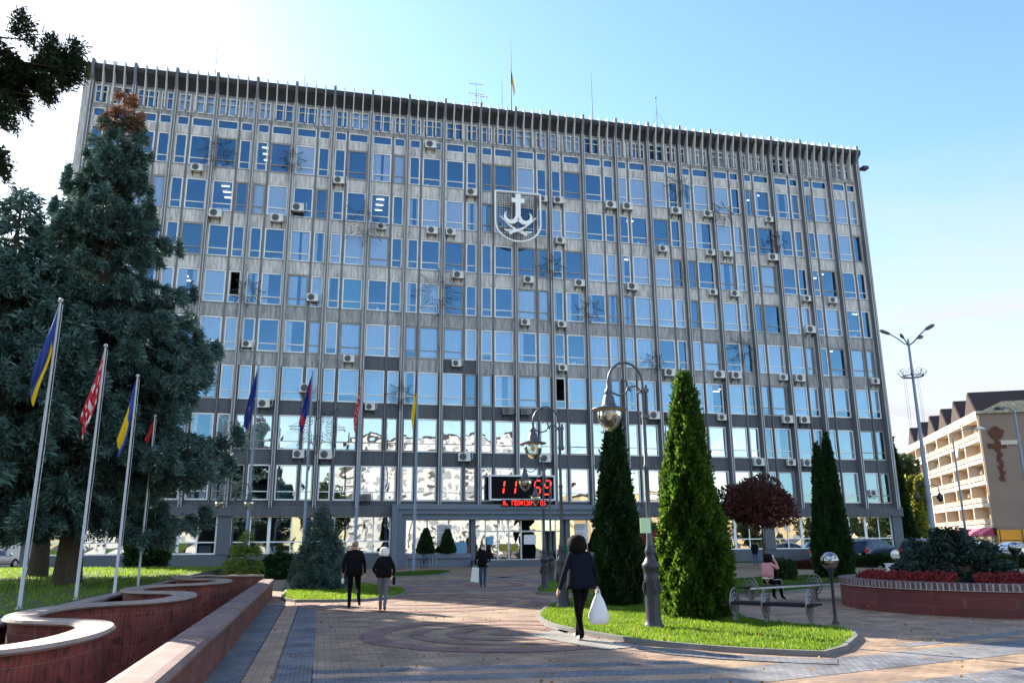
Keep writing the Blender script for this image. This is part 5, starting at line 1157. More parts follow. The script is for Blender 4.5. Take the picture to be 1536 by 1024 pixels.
# ------------------------------------------------------------------ people
mat('skin', (.52, .30, .21), .55); mat('cloth_black', (.007, .007, .009), .9, bump=.2, bscale=30, spec=.08); mat('cloth_navy', (.008, .011, .020), .9, bump=.25, bscale=25, spec=.08); mat('trouser_black', (.005, .005, .007), .9, spec=.08); mat('trouser_grey', (.12, .125, .15), .85); mat('jeans', (.03, .05, .11), .85)
mat('jeans_light', (.05, .09, .19), .85)
mat('shoe_white', (.75, .74, .73), .6); mat('shoe_dark', (.03, .03, .035), .6); mat('hair_white', (.72, .69, .64), .8); mat('hair_dark', (.006, .004, .004), .8, spec=.12); mat('hair_grey', (.20, .17, .15), .8); mat('cloth_pink', (.55, .25, .26), .8); mat('bag_plastic', (.72, .72, .78), .5); mat('eye', (.02, .015, .01), .3); mat('lip', (.42, .17, .15), .6)
def person(label, loc, rz, H, pose=None, mats=('cloth_black', 'trouser_black', 'shoe_dark'), torso=1., girth=1., hair=None, jacket=None, face=True, sleeve=True, group=None):
    """one skinned body, facing local +Y; pose overrides joint positions (metres for a 1.75 m figure)"""
    S = H/1.75; t = thing('person', loc, label, 'person', group, rz=rz)
    J = dict(pel=(0, 0, .97), waist=(0, 0, 1.10), chest=(0, .0, 1.29), upch=(0, -.005, 1.41), neck=(0, 0, 1.49), hb=(0, .015, 1.56), hm=(0, .02, 1.63), ht=(0, .012, 1.70), nose=(0, .118, 1.615))
    for s, n in ((-1, 'l'), (1, 'r')):
        J.update({n+'sh': (s*.165, -.01, 1.42), n+'el': (s*.235, -.02, 1.15), n+'wr': (s*.25, .05, .90), n+'ha': (s*.25, .075, .82), n+'hi': (s*.09, 0, .92), n+'kn': (s*.10, .02, .50), n+'an': (s*.10, -.02, .09), n+'to': (s*.115, .14, .035), n+'ear': (s*.082, .0, 1.61)})
    J.update(pose or {})
    R = dict(pel=.145*girth, waist=.128*girth, chest=.145*torso, upch=.11*torso, neck=.055, hb=.074, hm=.092, ht=.062, nose=.014, ear=.016, sh=.068*torso, el=.05, wr=.036, ha=.034, hi=.098*girth, kn=.064, an=.046, to=.036)
    E = [('pel', 'waist', 0), ('waist', 'chest', 0), ('chest', 'upch', 0), ('upch', 'neck', 3), ('neck', 'hb', 3), ('hb', 'hm', 3), ('hm', 'ht', 3), ('hm', 'nose', 3)]
    for n in 'lr':
        E += [('upch', n+'sh', 0), (n+'sh', n+'el', 0), (n+'el', n+'wr', 0), (n+'wr', n+'ha', 3), ('pel', n+'hi', 1), (n+'hi', n+'kn', 1), (n+'kn', n+'an', 1), (n+'an', n+'to', 2), ('hm', n+'ear', 3)]
        wr, ha = np.array(J[n+'wr']), np.array(J[n+'ha']); d = (ha-wr)/max(np.linalg.norm(ha-wr), 1e-6); s = -1 if n == 'l' else 1
        sd_ = np.cross(d, [s, 0, 0]); sd_ = sd_/max(np.linalg.norm(sd_), 1e-6); inw = np.cross(sd_, d)*(1)
        for f in range(5):                           # four curled fingers and a thumb from the side of the palm
            off = (f-1.5)*.020; ln = (.042, .048, .045, .036)[f] if f < 4 else .036
            base = ha+sd_*off+d*.012 if f < 4 else wr*.45+ha*.55+sd_*(-.036)
            dir1 = d*.9+inw*-.1 if f < 4 else d*.6-sd_*.7
            k1 = base+dir1*ln*.9; k2 = k1+(d*.55-np.array([s*.6, 0, 0]))*ln*.75
            J[f'{n}f{f}a'], J[f'{n}f{f}b'] = tuple(k1), tuple(k2); R[f'{n}f{f}a'] = .0105; R[f'{n}f{f}b'] = .009; J[f'{n}f{f}0'] = tuple(base); R[f'{n}f{f}0'] = .013
            E += [(n+'ha', f'{n}f{f}0', 3), (f'{n}f{f}0', f'{n}f{f}a', 3), (f'{n}f{f}a', f'{n}f{f}b', 3)]
    names = list(J); idx = {k: i for i, k in enumerate(names)}
    bm = bmesh.new(); sk = bm.verts.layers.skin.verify(); bv = []
    for k in names:
        v = bm.verts.new(Vector(J[k])*S); r = R.get(k, R.get(k[1:], .03))*S
        v[sk].radius = (r, r*.82 if k in ('chest', 'upch', 'waist', 'pel') else r); v[sk].use_root = (k == 'pel'); bv.append(v)
    for a, b, _ in E: bm.edges.new((bv[idx[a]], bv[idx[b]]))
    me = bpy.data.meshes.new('skeleton'); bm.to_mesh(me); bm.free()
    tmp = bpy.data.objects.new('skeleton', me); COL.objects.link(tmp)
    m1_ = tmp.modifiers.new('skin', 'SKIN'); m1_.use_smooth_shade = True; tmp.modifiers.new('sub', 'SUBSURF').levels = 2
    bpy.context.view_layer.update(); dg = bpy.context.evaluated_depsgraph_get(); body = bpy.data.meshes.new_from_object(tmp.evaluated_get(dg)); bpy.data.objects.remove(tmp)
    body.materials.clear()
    for m in (*mats, 'skin'): body.materials.append(MATS[m])
    C0 = np.zeros(len(body.polygons)*3); body.polygons.foreach_get('center', C0); C0 = C0.reshape(-1, 3)/S
    best = np.full(len(C0), 1e9); mi = np.zeros(len(C0), int)
    for a, b, m in E:
        p, q = np.array(J[a]), np.array(J[b]); tt = np.clip(((C0-p)@(q-p))/max((q-p)@(q-p), 1e-9), 0, 1); dd = np.linalg.norm(C0-(p+tt[:, None]*(q-p)), axis=1)/(R.get(a, R.get(a[1:], .03))*.5+R.get(b, R.get(b[1:], .03))*.5)
        u = dd < best; best[u] = dd[u]; mi[u] = m
    mi[(mi == 0) & (C0[:, 2] < J['pel'][2]+.0) & (np.abs(C0[:, 0]-J['pel'][0]) < .17) & (J['lkn'][2] < .6)] = 1 if not jacket else 0
    body.polygons.foreach_set('material_index', mi.astype(np.int32)); body.polygons.foreach_set('use_smooth', np.ones(len(mi), bool)); body.update()
    link('body', body, t)
    hm = np.array(J['hm'])
    if face:
        mb = MB()
        for s in (-1, 1): mb.ball(tuple((hm+np.array([s*.033, .086, .005]))*S), (.013*S, .008*S, .008*S), 8, 6)
        mb.build('eyes', 'eye', t); mb = MB(); mb.ball(tuple((hm+np.array([0, .083, -.055]))*S), (.024*S, .010*S, .007*S), 8, 6); mb.build('mouth', 'lip', t)
    if hair:
        kind, hmx = hair; mb = MB(); n = 28; vs = []
        RG = {'full': [(.128, .02), (.122, .065), (.098, .11), (.06, .140), (.01, .155), (-.05, .162), (-.10, .158), (-.145, .140), (-.175, .10), (-.18, .05)],
              'bob': [(.118, .02), (.113, .06), (.092, .097), (.055, .118), (.01, .126), (-.04, .130), (-.08, .128), (-.115, .112), (-.13, .07), (-.132, .03)],
              'short': [(.100, .02), (.094, .045), (.078, .066), (.053, .078), (.025, .083), (-.005, .082), (-.03, .077), (-.05, .066)]}[kind]
        for z_, r_ in RG:
            for j in range(n):
                a = 2*PI*j/n; fr = math.sin(a); zz = z_
                if kind == 'short': lim = .045 if fr > .3 else (.0 if fr > -.25 else -.06)
                else: lim = .05 if fr > .45 else -1
                if zz < lim: zz = lim
                w_ = 1+(.035*math.sin(5*a+z_*40)+.03*math.sin(11*a-z_*60))*(0 if kind == 'short' else 1)
                vs.append(tuple((hm+np.array([r_*w_*math.cos(a), r_*w_*1.02*math.sin(a)-(.012 if fr < .4 else 0), zz]))*S))
        k_ = len(RG); mb.add(vs, [(i*n+j, (i+1)*n+j, (i+1)*n+(j+1) % n, i*n+(j+1) % n) for i in range(k_-1) for j in range(n)], 0, True); mb.add(vs[:n], [list(range(n))], 0)
        ho = mb.build('hair', hmx, t); so2 = ho.modifiers.new('thickness', 'SOLIDIFY'); so2.thickness = .012; so2.offset = 0
    if jacket:
        mname, rings = jacket; mb = MB(); n = 24; vs = []
        for i, (z, rx, ry, ox, oy) in enumerate(rings):
            for j in range(n):
                a = 2*PI*j/n; w_ = 1+.018*math.sin(3*a+z*22)+.012*math.sin(7*a-z*31)
                ca_, sa_ = math.cos(a), math.sin(a); ca_ = math.copysign(abs(ca_)**.8, ca_); sa_ = math.copysign(abs(sa_)**.8, sa_)
                vs.append(tuple(np.array([ox+rx*ca_*w_, oy+ry*sa_*w_, z])*S))
        mb.add(vs, [(i*n+j, i*n+(j+1) % n, (i+1)*n+(j+1) % n, (i+1)*n+j) for i in range(len(rings)-1) for j in range(n)], 0, True)
        jo = mb.build('jacket', mname, t); so2 = jo.modifiers.new('thickness', 'SOLIDIFY'); so2.thickness = .01
    return t
JM = [(.84, .20, .145, 0, 0), (.95, .205, .15, 0, 0), (1.1, .195, .145, 0, 0), (1.25, .21, .15, 0, 0), (1.36, .20, .135, 0, -.005), (1.43, .15, .10, 0, -.005), (1.48, .085, .075, 0, 0), (1.51, .07, .07, 0, 0)]
def face_to(dx, dy): return math.atan2(-dx, dy)
# walking couple
mn = (*G(529, 913)[:2], .0)
person('man in black walking away on the paving beside the white haired woman', mn, face_to(.12, 1), 1.72, dict(lkn=(-.10, .06, .50), lan=(-.10, .03, .09), lto=(-.12, .19, .035), rkn=(.12, .07, .50), ran=(.17, -.26, .24), rto=(.19, -.20, .10), lel=(-.27, -.06, 1.17), lwr=(-.285, .03, .93), lha=(-.285, .05, .85), rel=(.27, -.07, 1.16), rwr=(.285, -.02, .92), rha=(.275, .0, .84)), ('cloth_black', 'trouser_black', 'shoe_dark'), torso=1.12, girth=1.1, hair=('short', 'hair_grey'), jacket=('cloth_black', [(z, rx*1.08, ry*1.05, ox, oy) for z, rx, ry, ox, oy in JM]))
wm = (*G(574, 916)[:2], .0)
person('white haired woman in black jacket and grey trousers walking away beside the man', wm, face_to(.12, 1), 1.54, dict(lkn=(-.08, .10, .50), lan=(-.07, .06, .09), lto=(-.08, .21, .035), rkn=(.08, -.01, .49), ran=(.05, -.12, .12), rto=(.06, -.0, .035), lel=(-.30, -.03, 1.14), lwr=(-.24, .18, 1.02), lha=(-.18, .22, 1.02), rel=(.30, -.03, 1.14), rwr=(.26, .16, .98), rha=(.24, .20, .92)), ('cloth_black', 'trouser_grey', 'shoe_dark'), torso=1.05, girth=1.14, hair=('bob', 'hair_white'), jacket=('cloth_black', [(z+.08 if z < 1 else z, rx*1.12, ry*1.1, ox, oy) for z, rx, ry, ox, oy in JM]))
mb = MB(); mb.box(-.035, .035, -.02, .02, -.20, 0); mb.tube([(0, 0, 0), (.0, 0, .2)], .006, 4); tag(mb.build('handbag', 'cloth_black', loc=(wm[0]+.27, wm[1]+.15, .82), bevel=.008), 'little black bag hanging at the white haired woman\'s right side', 'bag')
mb = MB(); mb.ball((0, 0, 0), (.035, .02, .07), 10, 8); tag(mb.build('face_mask', 'bag_plastic', loc=(mn[0]-.275, mn[1]+.06, .70)), 'crumpled white mask dangling from the walking man\'s left hand', 'mask')
# woman with the plastic bag
ww = (*G(872, 962)[:2], .0)
person('dark haired woman in navy blazer and white sneakers walking away with a plastic bag', ww, face_to(-.10, 1), 1.73, dict(pel=(.02, 0, .97), lhi=(-.07, 0, .92), rhi=(.11, 0, .92), lkn=(-.03, .05, .50), lan=(.02, .0, .09), lto=(.0, .15, .035), rkn=(.06, .16, .52), ran=(.03, .20, .12), rto=(.02, .34, .06), lel=(-.29, -.05, 1.15), lwr=(-.37, .0, .88), lha=(-.40, .02, .81), rel=(.27, -.03, 1.17), rwr=(.33, .04, .92), rha=(.335, .05, .85), hm=(-.03, .02, 1.63), ht=(-.035, .012, 1.70), hb=(-.02, .015, 1.56)), ('cloth_navy', 'trouser_black', 'shoe_white'), torso=1.0, girth=1.0, hair=('full', 'hair_dark'),
       jacket=('cloth_navy', [(.86, .265, .165, .02, 0), (.93, .26, .165, .02, 0), (1.05, .235, .155, .02, 0), (1.18, .215, .15, .01, 0), (1.30, .21, .145, 0, 0), (1.39, .19, .125, 0, 0), (1.44, .13, .09, 0, 0), (1.49, .08, .075, 0, 0)]))
t = thing('plastic_bag', (ww[0]+.30+.04, ww[1]+.05, .79), 'bulging white plastic bag in the right hand of the woman in the blazer', 'bag')
mb = MB(); n = 20; vs = []
for i, (z, rx, ry) in enumerate(((-.52, .03, .02), (-.52, .14, .07), (-.47, .175, .10), (-.38, .175, .105), (-.26, .145, .085), (-.15, .10, .055), (-.07, .06, .035), (-.02, .035, .02))):
    for j in range(n): a = 2*PI*j/n; w_ = 1+.05*math.sin(4*a+z*25)+.04*math.sin(9*a-z*40); vs.append((rx*math.cos(a)*w_, ry*math.sin(a)*w_, z))
mb.add(vs, [(i*n+j, i*n+(j+1) % n, (i+1)*n+(j+1) % n, (i+1)*n+j) for i in range(7) for j in range(n)], 0, True); mb.build('body', 'bag_plastic', t)
mb = MB(); mb.tube([(-.03, 0, -.03), (-.015, 0, .04), (0, 0, .055)], [.018, .012, .01], 6); mb.tube([(.03, 0, -.03), (.015, 0, .04), (0, 0, .055)], [.018, .012, .01], 6); mb.build('handle', 'bag_plastic', t)
# man coming from the entrance
fm = (*G(724, 881)[:2], 0); rzf = face_to(-.15, -1)
tf = person('masked man in black jacket and jeans walking out from the entrance', fm, rzf, 1.60, dict(lkn=(-.09, .05, .50), lan=(-.07, .10, .09), lto=(-.08, .25, .05), rkn=(.09, .06, .50), ran=(.06, -.08, .12), rto=(.07, .07, .035), rel=(.28, -.04, 1.15), rwr=(.29, .02, .90), rha=(.29, .03, .82), lel=(-.30, -.06, 1.15), lwr=(-.24, .10, 1.0), lha=(-.20, .13, .95)), ('cloth_black', 'jeans', 'shoe_dark'), torso=1.1, girth=1.08, hair=('short', 'hair_grey'), jacket=('cloth_black', [(z, rx*1.06, ry*1.05, ox, oy) for z, rx, ry, ox, oy in JM]))
mb = MB(); mb.ball((0, .09, 1.565), (.062, .035, .045), 12, 8); mb.build('face_mask', 'shoe_white', tf).scale = (.914,)*3
mb = MB(); mb.prism([(-.17, -.50), (.13, -.54), (.15, -.02), (-.10, .02)], 'y', -.03, .03); tag(mb.build('carrier_bag', 'shoe_white', loc=(fm[0]-.30, fm[1]-.03, .74), bevel=.02), 'flat white carrier bag in the hand of the masked man', 'bag')
bm_ = (*G(1134, 848)[:2], 0)
person('man in dark jacket and blue jeans standing with his back turned near the wall', bm_, face_to(.2, 1), 1.70, dict(hm=(0, .06, 1.60), ht=(0, .06, 1.67), hb=(0, .035, 1.55), nose=(0, .15, 1.57), lear=(-.082, .04, 1.58), rear=(.082, .04, 1.58), lel=(-.26, .0, 1.16), lwr=(-.18, .2, 1.1), lha=(-.12, .25, 1.12), rel=(.26, .0, 1.16), rwr=(.18, .2, 1.1), rha=(.12, .25, 1.12)), ('cloth_black', 'jeans_light', 'shoe_dark'), torso=1.1, girth=1.1, hair=('short', 'hair_dark'), jacket=('cloth_black', [(z, rx*1.06, ry*1.05, ox, oy) for z, rx, ry, ox, oy in JM]))
# seated woman on the phone
sw = G(1152, 874, .47); rzs = face_to(.90, .44)
ts = person('woman in pink jacket sitting on the far bench with a phone at her ear', (sw[0], sw[1], .0), rzs, 1.64, dict(pel=(0, 0, .58), waist=(0, .02, .72), chest=(0, .03, .90), upch=(0, .05, 1.02), neck=(0, .07, 1.10), hb=(0, .095, 1.17), hm=(0, .10, 1.24), ht=(0, .09, 1.31), nose=(0, .20, 1.22), lear=(-.082, .09, 1.22), rear=(.082, .09, 1.22),
     lsh=(-.16, .05, 1.03), rsh=(.16, .05, 1.03), lhi=(-.09, .04, .56), rhi=(.09, .04, .56), lkn=(-.11, .46, .56), rkn=(.09, .46, .54), lan=(-.11, .42, .10), ran=(.10, .54, .09), lto=(-.12, .57, .04), rto=(.11, .70, .035),
     rel=(.25, .22, .90), rwr=(.16, .24, 1.12), rha=(.12, .20, 1.20), lel=(-.24, .16, .82), lwr=(-.14, .36, .72), lha=(-.08, .42, .70)), ('cloth_pink', 'trouser_black', 'shoe_dark'), torso=.98, girth=1.0, hair=('bob', 'hair_dark'), jacket=('cloth_pink', [(.66, .185, .15, 0, .01), (.78, .175, .145, 0, .02), (.9, .18, .14, 0, .03), (.99, .17, .12, 0, .045), (1.06, .11, .085, 0, .06), (1.10, .075, .07, 0, .07)]))
mb = MB(); mb.tube([(.185, .0, .60), (.19, .44, .61)], .006, 5); mb.tube([(.165, .47, .58), (.165, .55, .12)], .006, 5); o = mb.build('trouser_stripe', 'shoe_white', ts); o.scale = (.937,)*3
mb = MB(); mb.lathe([(.168, .63), (.170, .68)], 18, cap=False); o = mb.build('shirt_hem', 'shoe_white', ts); o.scale = (.937, .82, .937)
d_ = np.array([-math.sin(rzs), math.cos(rzs)]); sx = np.array([math.cos(rzs), math.sin(rzs)])
q = np.array(sw[:2])+d_*.20*.94+sx*.10*.94; mb = MB(); mb.box(-.012, .012, -.035, .035, -.07, .07); tag(mb.build('phone', 'shoe_white', loc=(*q, 1.16), rz=rzs), 'white phone held to the ear of the seated woman', 'phone')
q = np.array(sw[:2])+d_*.34-sx*.05; t = thing('handbag', (*q, .585), 'black handbag on the lap of the seated woman', 'bag', rz=rzs); mb = MB(); mb.box(-.16, .16, -.08, .08, .0, .22); mb.build('body', 'cloth_black', t, bevel=.03); mb = MB(); mb.tube([(-.1, 0, .21), (-.07, 0, .33), (.07, 0, .33), (.1, 0, .21)], .01, 6); mb.build('handle', 'cloth_black', t)

# ------------------------------------------------------------------ cars
for nm, c in (('paint_blue', (.015, .035, .085)), ('paint_black', (.010, .013, .022)), ('paint_white', (.72, .74, .76)), ('paint_silver', (.42, .44, .46))): mat(nm, c, .3, .0, coat=.8, spec=.5)
mat('car_glass', (.012, .018, .03), .06, spec=.8); mat('tail_red', (.45, .012, .012), .25, spec=.6); mat('head_clear', (.7, .72, .75), .15); mat('plate', (.75, .76, .78), .5); mat('alloy', (.45, .46, .48), .35, .7)
def car(loc, rz, paint, label, kind='suv'):
    """lofted car, front towards local +X"""
    t = thing('parked_car', loc, label, 'car', 'cars parked beside the hall', rz=rz)
    if kind == 'suv':   #  x, z_low, z_belt, z_top, half width low/belt, half width top
        S_ = [(-2.30, .50, .80, .82, .70, .66), (-2.26, .36, .98, 1.02, .84, .74), (-2.12, .30, 1.04, 1.30, .89, .72), (-1.95, .28, 1.06, 1.56, .92, .70), (-1.6, .26, 1.06, 1.66, .93, .70), (-.8, .25, 1.04, 1.70, .94, .70), (.0, .25, 1.02, 1.70, .94, .70), (.45, .25, 1.01, 1.64, .94, .69), (.9, .25, 1.01, 1.30, .94, .73), (1.22, .26, 1.00, 1.04, .93, .76), (1.7, .27, .95, .98, .91, .74), (2.1, .30, .86, .89, .87, .70), (2.28, .38, .74, .76, .76, .62)]; wr, wx = .35, (-1.38, 1.38); wins = ((3, 4), (4, 5), (5, 6), (6, 7), (7, 8)); rear = 2
    else:
        S_ = [(-2.40, .46, .78, .80, .66, .60), (-2.36, .34, .98, 1.00, .80, .66), (-2.0, .28, 1.02, 1.06, .87, .66), (-1.75, .26, 1.00, 1.10, .89, .66), (-1.15, .25, .97, 1.40, .90, .62), (-.6, .24, .95, 1.45, .90, .60), (.0, .24, .93, 1.45, .90, .60), (.35, .24, .92, 1.40, .90, .60), (1.0, .24, .92, 1.06, .90, .66), (1.25, .25, .91, .95, .89, .70), (1.8, .27, .84, .87, .87, .68), (2.2, .32, .74, .76, .80, .60), (2.34, .40, .62, .64, .68, .5)]; wr, wx = .32, (-1.40, 1.42); wins = ((4, 5), (5, 6), (6, 7), (7, 8)); rear = 3
    prof = lambda s: [(0, s[1]), (s[4]*.86, s[1]), (s[4]*.97, s[1]+.12), (s[4], (s[1]+s[2])*.52), (s[4]*.975, s[2]-.05), (s[4]*.95, s[2]), ((s[4]*.95*.18+s[5]*.82), s[2]+(s[3]-s[2])*.85), (s[5]*.88, s[3]-.005*(s[3]-s[2])), (0, s[3]+.035*(1 if s[3]-s[2] > .2 else .3))]
    n = 9; P = [prof(s) for s in S_]; mb = MB(); vs = []
    for sg in (1, -1):
        o = len(vs)
        for s, pr in zip(S_, P): vs += [(s[0], sg*y, z) for y, z in pr]
    nn = len(S_); fs = []
    for h in (0, 1):
        o = h*nn*n
        for i in range(nn-1):
            for j in range(n-1):
                f = (o+i*n+j, o+(i+1)*n+j, o+(i+1)*n+j+1, o+i*n+j+1); fs.append(f if h == 0 else f[::-1])
    for i in (0, nn-1): a = [i*n+j for j in range(n)]; b = [nn*n+i*n+j for j in range(n)][::-1]; fs.append((a+b) if i else (a+b)[::-1])
    mb.add(vs, fs, 0, True); mb.build('body', paint, t)
    lerp = lambda a, b, f: tuple(np.array(a)*(1-f)+np.array(b)*f)
    for sg in (1, -1):
        mb = MB()
        for k, (i, j) in enumerate(wins):
            f0, f1 = (.04, .96)
            A, B = S_[i], S_[j]; lo = lambda f: (A[0]+(B[0]-A[0])*f, sg*(((P[i][5][0]*(1-f)+P[j][5][0]*f))*.93+.07*(P[i][6][0]*(1-f)+P[j][6][0]*f)+.012), (P[i][5][1]*(1-f)+P[j][5][1]*f)+.05)
            hi = lambda f: (A[0]+(B[0]-A[0])*f, sg*((P[i][6][0]*(1-f)+P[j][6][0]*f)+.016), (P[i][6][1]*(1-f)+P[j][6][1]*f)-.01)
            q4 = [lo(f0), lo(f1), hi(f1), hi(f0)]; mb.add(q4 if sg < 0 else q4[::-1], [(0, 1, 2, 3)])
        w = mb.build('side_window', 'car_glass', t)
        mb = MB(); top = [(S_[k][0], sg*(P[k][6][0]+.02), P[k][6][1]+.012) for k in range(wins[0][0], wins[-1][1]+1)]; bot = [(S_[k][0], sg*(P[k][5][0]*.95+.014+.05*P[k][6][0]), P[k][5][1]+.03) for k in range(wins[0][0], wins[-1][1]+1)]
        mb.tube(top+bot[::-1], .016, 5, closed=True); mb.build('trim', 'chrome', w)
        if kind == 'suv': mb = MB(); mb.tube([(-1.7, sg*.60, 1.70), (-1.5, sg*.60, 1.76), (.1, sg*.60, 1.78), (.4, sg*.60, 1.70)], .022, 6); mb.build('roof_rail', 'chrome', t)
        for x in wx:
            mb = MB(); mb.tube([(x, sg*.70, wr), (x, sg*.90, wr), (x, sg*.935, wr)], [wr, wr, wr*.93], 20); w2 = mb.build('wheel', 'rubber', t); mb = MB(); mb.tube([(x, sg*.93, wr), (x, sg*.945, wr)], [wr*.66, wr*.62], 16)
            mb.build('rim', 'alloy', w2)
            mb = MB(); mb.tube([(x+(wr+.05)*math.cos(a), sg*(.925 if kind == 'suv' else .885), wr+(wr+.05)*math.sin(a)) for a in np.linspace(-.1, PI+.1, 14)], .04, 6); mb.build('wheel_arch', 'cloth_black', t)
        mb = MB(); zt = 1.0 if kind == 'suv' else .93; mb.box(-2.33 if kind == 'suv' else -2.42, -2.06, sg*.56 if sg > 0 else -.90, .90 if sg > 0 else -.56, zt-.22, zt); mb.build('taillight', 'tail_red', t, bevel=.03)
        mb = MB(); mb.box(1.98, 2.27, sg*.5 if sg > 0 else -.80, .80 if sg > 0 else -.5, .66, .80); mb.build('headlight', 'head_clear', t, bevel=.03)
        mb = MB(); mb.ball((.78, sg*1.03, 1.06), (.09, .11, .08), 10, 8); mb.build('mirror', paint, t)
    i, j = (1, 3) if kind == 'suv' else (3, 4); A, B = P[i], P[j]
    mb = MB(); off = np.array([-.02, 0, .02]); za, zb = A[5][1]+.10 if kind == 'suv' else A[7][1]+.01, B[7][1]-.06; ya, yb = (.62, .58); xa = S_[i][0]+(.06 if kind == 'suv' else .0); xb = S_[j][0]-.02
    mb.quad(tuple(np.array((xa-.03, -ya, za))+off*0), (xa-.03, ya, za), (xb-.03, yb, zb+.02), (xb-.03, -yb, zb+.02)); mb.build('rear_window', 'car_glass', t)
    xa, xb = (S_[8][0], S_[7][0]); mb = MB(); mb.quad((S_[9][0]-.03, -.66, P[9][7][1]+.04), (S_[9][0]-.03, .66, P[9][7][1]+.04), (S_[7][0]+.05, .58, P[7][7][1]), (S_[7][0]+.05, -.58, P[7][7][1])); mb.build('windscreen', 'car_glass', t)
    mb = MB(); mb.box(-2.35 if kind == 'suv' else -2.43, -2.28 if kind == 'suv' else -2.34, -.26, .26, .58, .69); mb.build('number_plate', 'plate', t)
    mb = MB(); mb.box(-2.34 if kind == 'suv' else -2.41, -2.1, -.80, .80, .34, .46); mb.build('rear_bumper', 'cloth_black', t, bevel=.03)
    return t
car(HP(1313, 72), math.radians(18), 'paint_blue', 'dark blue estate car with chrome window line between thuja and pale globe lamp', 'suv')
car(HP(1386, 72.5), math.radians(22), 'paint_black', 'black estate car with red tail light, its front hidden by the juniper', 'suv')
car(HP(1521, 82), math.radians(30), 'paint_white', 'white saloon car at the right edge of the view', 'sedan')
car(HP(1243, 70), math.radians(40), 'paint_white', 'white car almost hidden behind the twin topped thuja', 'sedan')
car(HP(1475, 92), math.radians(28), 'paint_silver', 'pale car peeping out right of the juniper, below the awnings', 'sedan')
car(HP(-8, 78), math.radians(70), 'paint_silver', 'silver car beyond the lawn at the left edge', 'sedan')
# ------------------------------------------------------------------ balcony building at the right
mat('hotel_white', (.52, .48, .41), .8, var=.35, vscale=.8, dark=(.50, .44, .36)); mat('hotel_peach', (.78, .45, .22), .85, var=.3, vscale=.6); mat('hotel_brown', (.25, .19, .155), .9, var=.5, vscale=.35, dark=(.16, .125, .105), bump=.15); mat('roof_green', (.14, .14, .11), .8, var=.5, vscale=.6); mat('roof_dark', (.035, .022, .022), .7); mat('gable_brown', (.035, .02, .018), .8)
mat('awning_pink', (.55, .10, .17), .8); mat('awning_dark', (.30, .04, .09), .8); mat('shop_orange', (.75, .33, .03), .7, var=.3, vscale=.6); mat('rust', (.12, .045, .03), .9, var=.6, vscale=2.5); mat('hotel_win', (.30, .29, .22), .2)
mat_brick('roof_tile', (.17, .165, .125), (.13, .125, .095), (.07, .07, .05), .9, .55, msize=.05)
rz = math.atan2(.89, .46); HT = thing('balcony_building', (105, 31.1, 0), 'pale five storey building with peach balconies and dark dormers, brown end wall', 'building', rz=rz)
LX, DY = 45., -21.; NC = 6; CW = LX/NC; Z0, FH = 3.3, 2.88; ZT = Z0+5*FH
mb = MB(); mb.box(.02, LX, DY, -1.6, 0, ZT); mb.build('wall', 'hotel_peach', HT)
mb = MB(); mb.box(-.25, .015, DY, -.05, 3.2, ZT+.6); mb.box(-.2, .015, DY, -.3, 0, 3.2); mb.build('end_wall', 'hotel_brown', HT)
mb = MB()
for k in range(6): mb.box(.02, LX, -1.59, .0, Z0+k*FH-.14, Z0+k*FH+.1)
for c in range(NC+1): mb.box(c*CW-.16+(.18 if c == 0 else 0), c*CW+.16, -1.58, .06, Z0, ZT+.1)
mb.box(.02, LX+.2, -1.6, .12, ZT+.101, ZT+1.0); mb.build('facade_grid', 'hotel_white', HT)
pr = None
for c in range(NC):
    for k in range(5):
        x0 = c*CW+.17; z = Z0+k*FH+.1
        mb = MB(); mb.box(x0, x0+CW-.34, -.06, .0, z+.02, z+.22); mb.box(x0, x0+CW-.34, -.07, .02, z+.92, z+.99); mb.box(x0, x0+CW-.34, -.05, -.01, z+.42, z+.56); mb.box(x0, x0+CW-.34, -.05, -.01, z+.68, z+.80)
        for j in range(9): mb.box(x0+j*(CW-.4)/8, x0+j*(CW-.4)/8+.06, -.055, .005, z+.22, z+.92)
        b = mb.build('balcony', 'hotel_white', HT)
        mb = MB(); q = rnd.choice((.6, 3.6)); mb.box(x0+q, x0+q+1.5, -1.60, -1.55, z+.9, z+2.2); mb.box(x0+q+1.5, x0+q+2.4, -1.60, -1.55, z+.05, z+2.2); w = mb.build('window', 'hotel_win', HT)
        mb = MB(); 
        for u in (q-.05, q+.72, q+1.47, q+2.37): mb.box(x0+u, x0+u+.07, -1.56, -1.52, z+.05 if u > 1.4+q else z+.9, z+2.25)
        mb.box(x0+q, x0+q+2.4, -1.56, -1.52, z+2.2, z+2.27); mb.build('frame', 'hotel_white', w)
        if rnd.random() < .4: mb = MB(); xx = x0+CW-1.6; mb.box(xx, xx+.8, -1.5, -1.2, z+1.5, z+2.05); mb.prism([(xx+.3+.22*math.cos(a), z+1.78+.22*math.sin(a)) for a in np.linspace(0, 2*PI, 12)[:-1]], 'y', -1.2, -1.18, 1); tag(mb.build('ventilation_unit', ['ac_white', 'ac_grille'], HT))
for c in range(NC):
    xc = (c+.5)*CW+.3; zb = ZT+1.0; mb = MB()
    mb.prism([(xc-3.1, zb-.3), (xc+3.1, zb-.3), (xc+.2, zb+3.3)], 'y', -9, -.4, 0); d = mb.build('dormer', 'roof_dark', HT)
    mb = MB(); mb.prism([(xc-2.9, zb-.2), (xc+2.9, zb-.2), (xc+.2, zb+3.1)], 'y', -.39, -.30, 0); mb.build('dormer_front', 'gable_brown', d)
mb = MB(); e = [(-.6, .2), (LX+.5, .2), (LX+.5, DY-.3), (-.6, DY-.3)]; zb = ZT+.98; my = DY/2
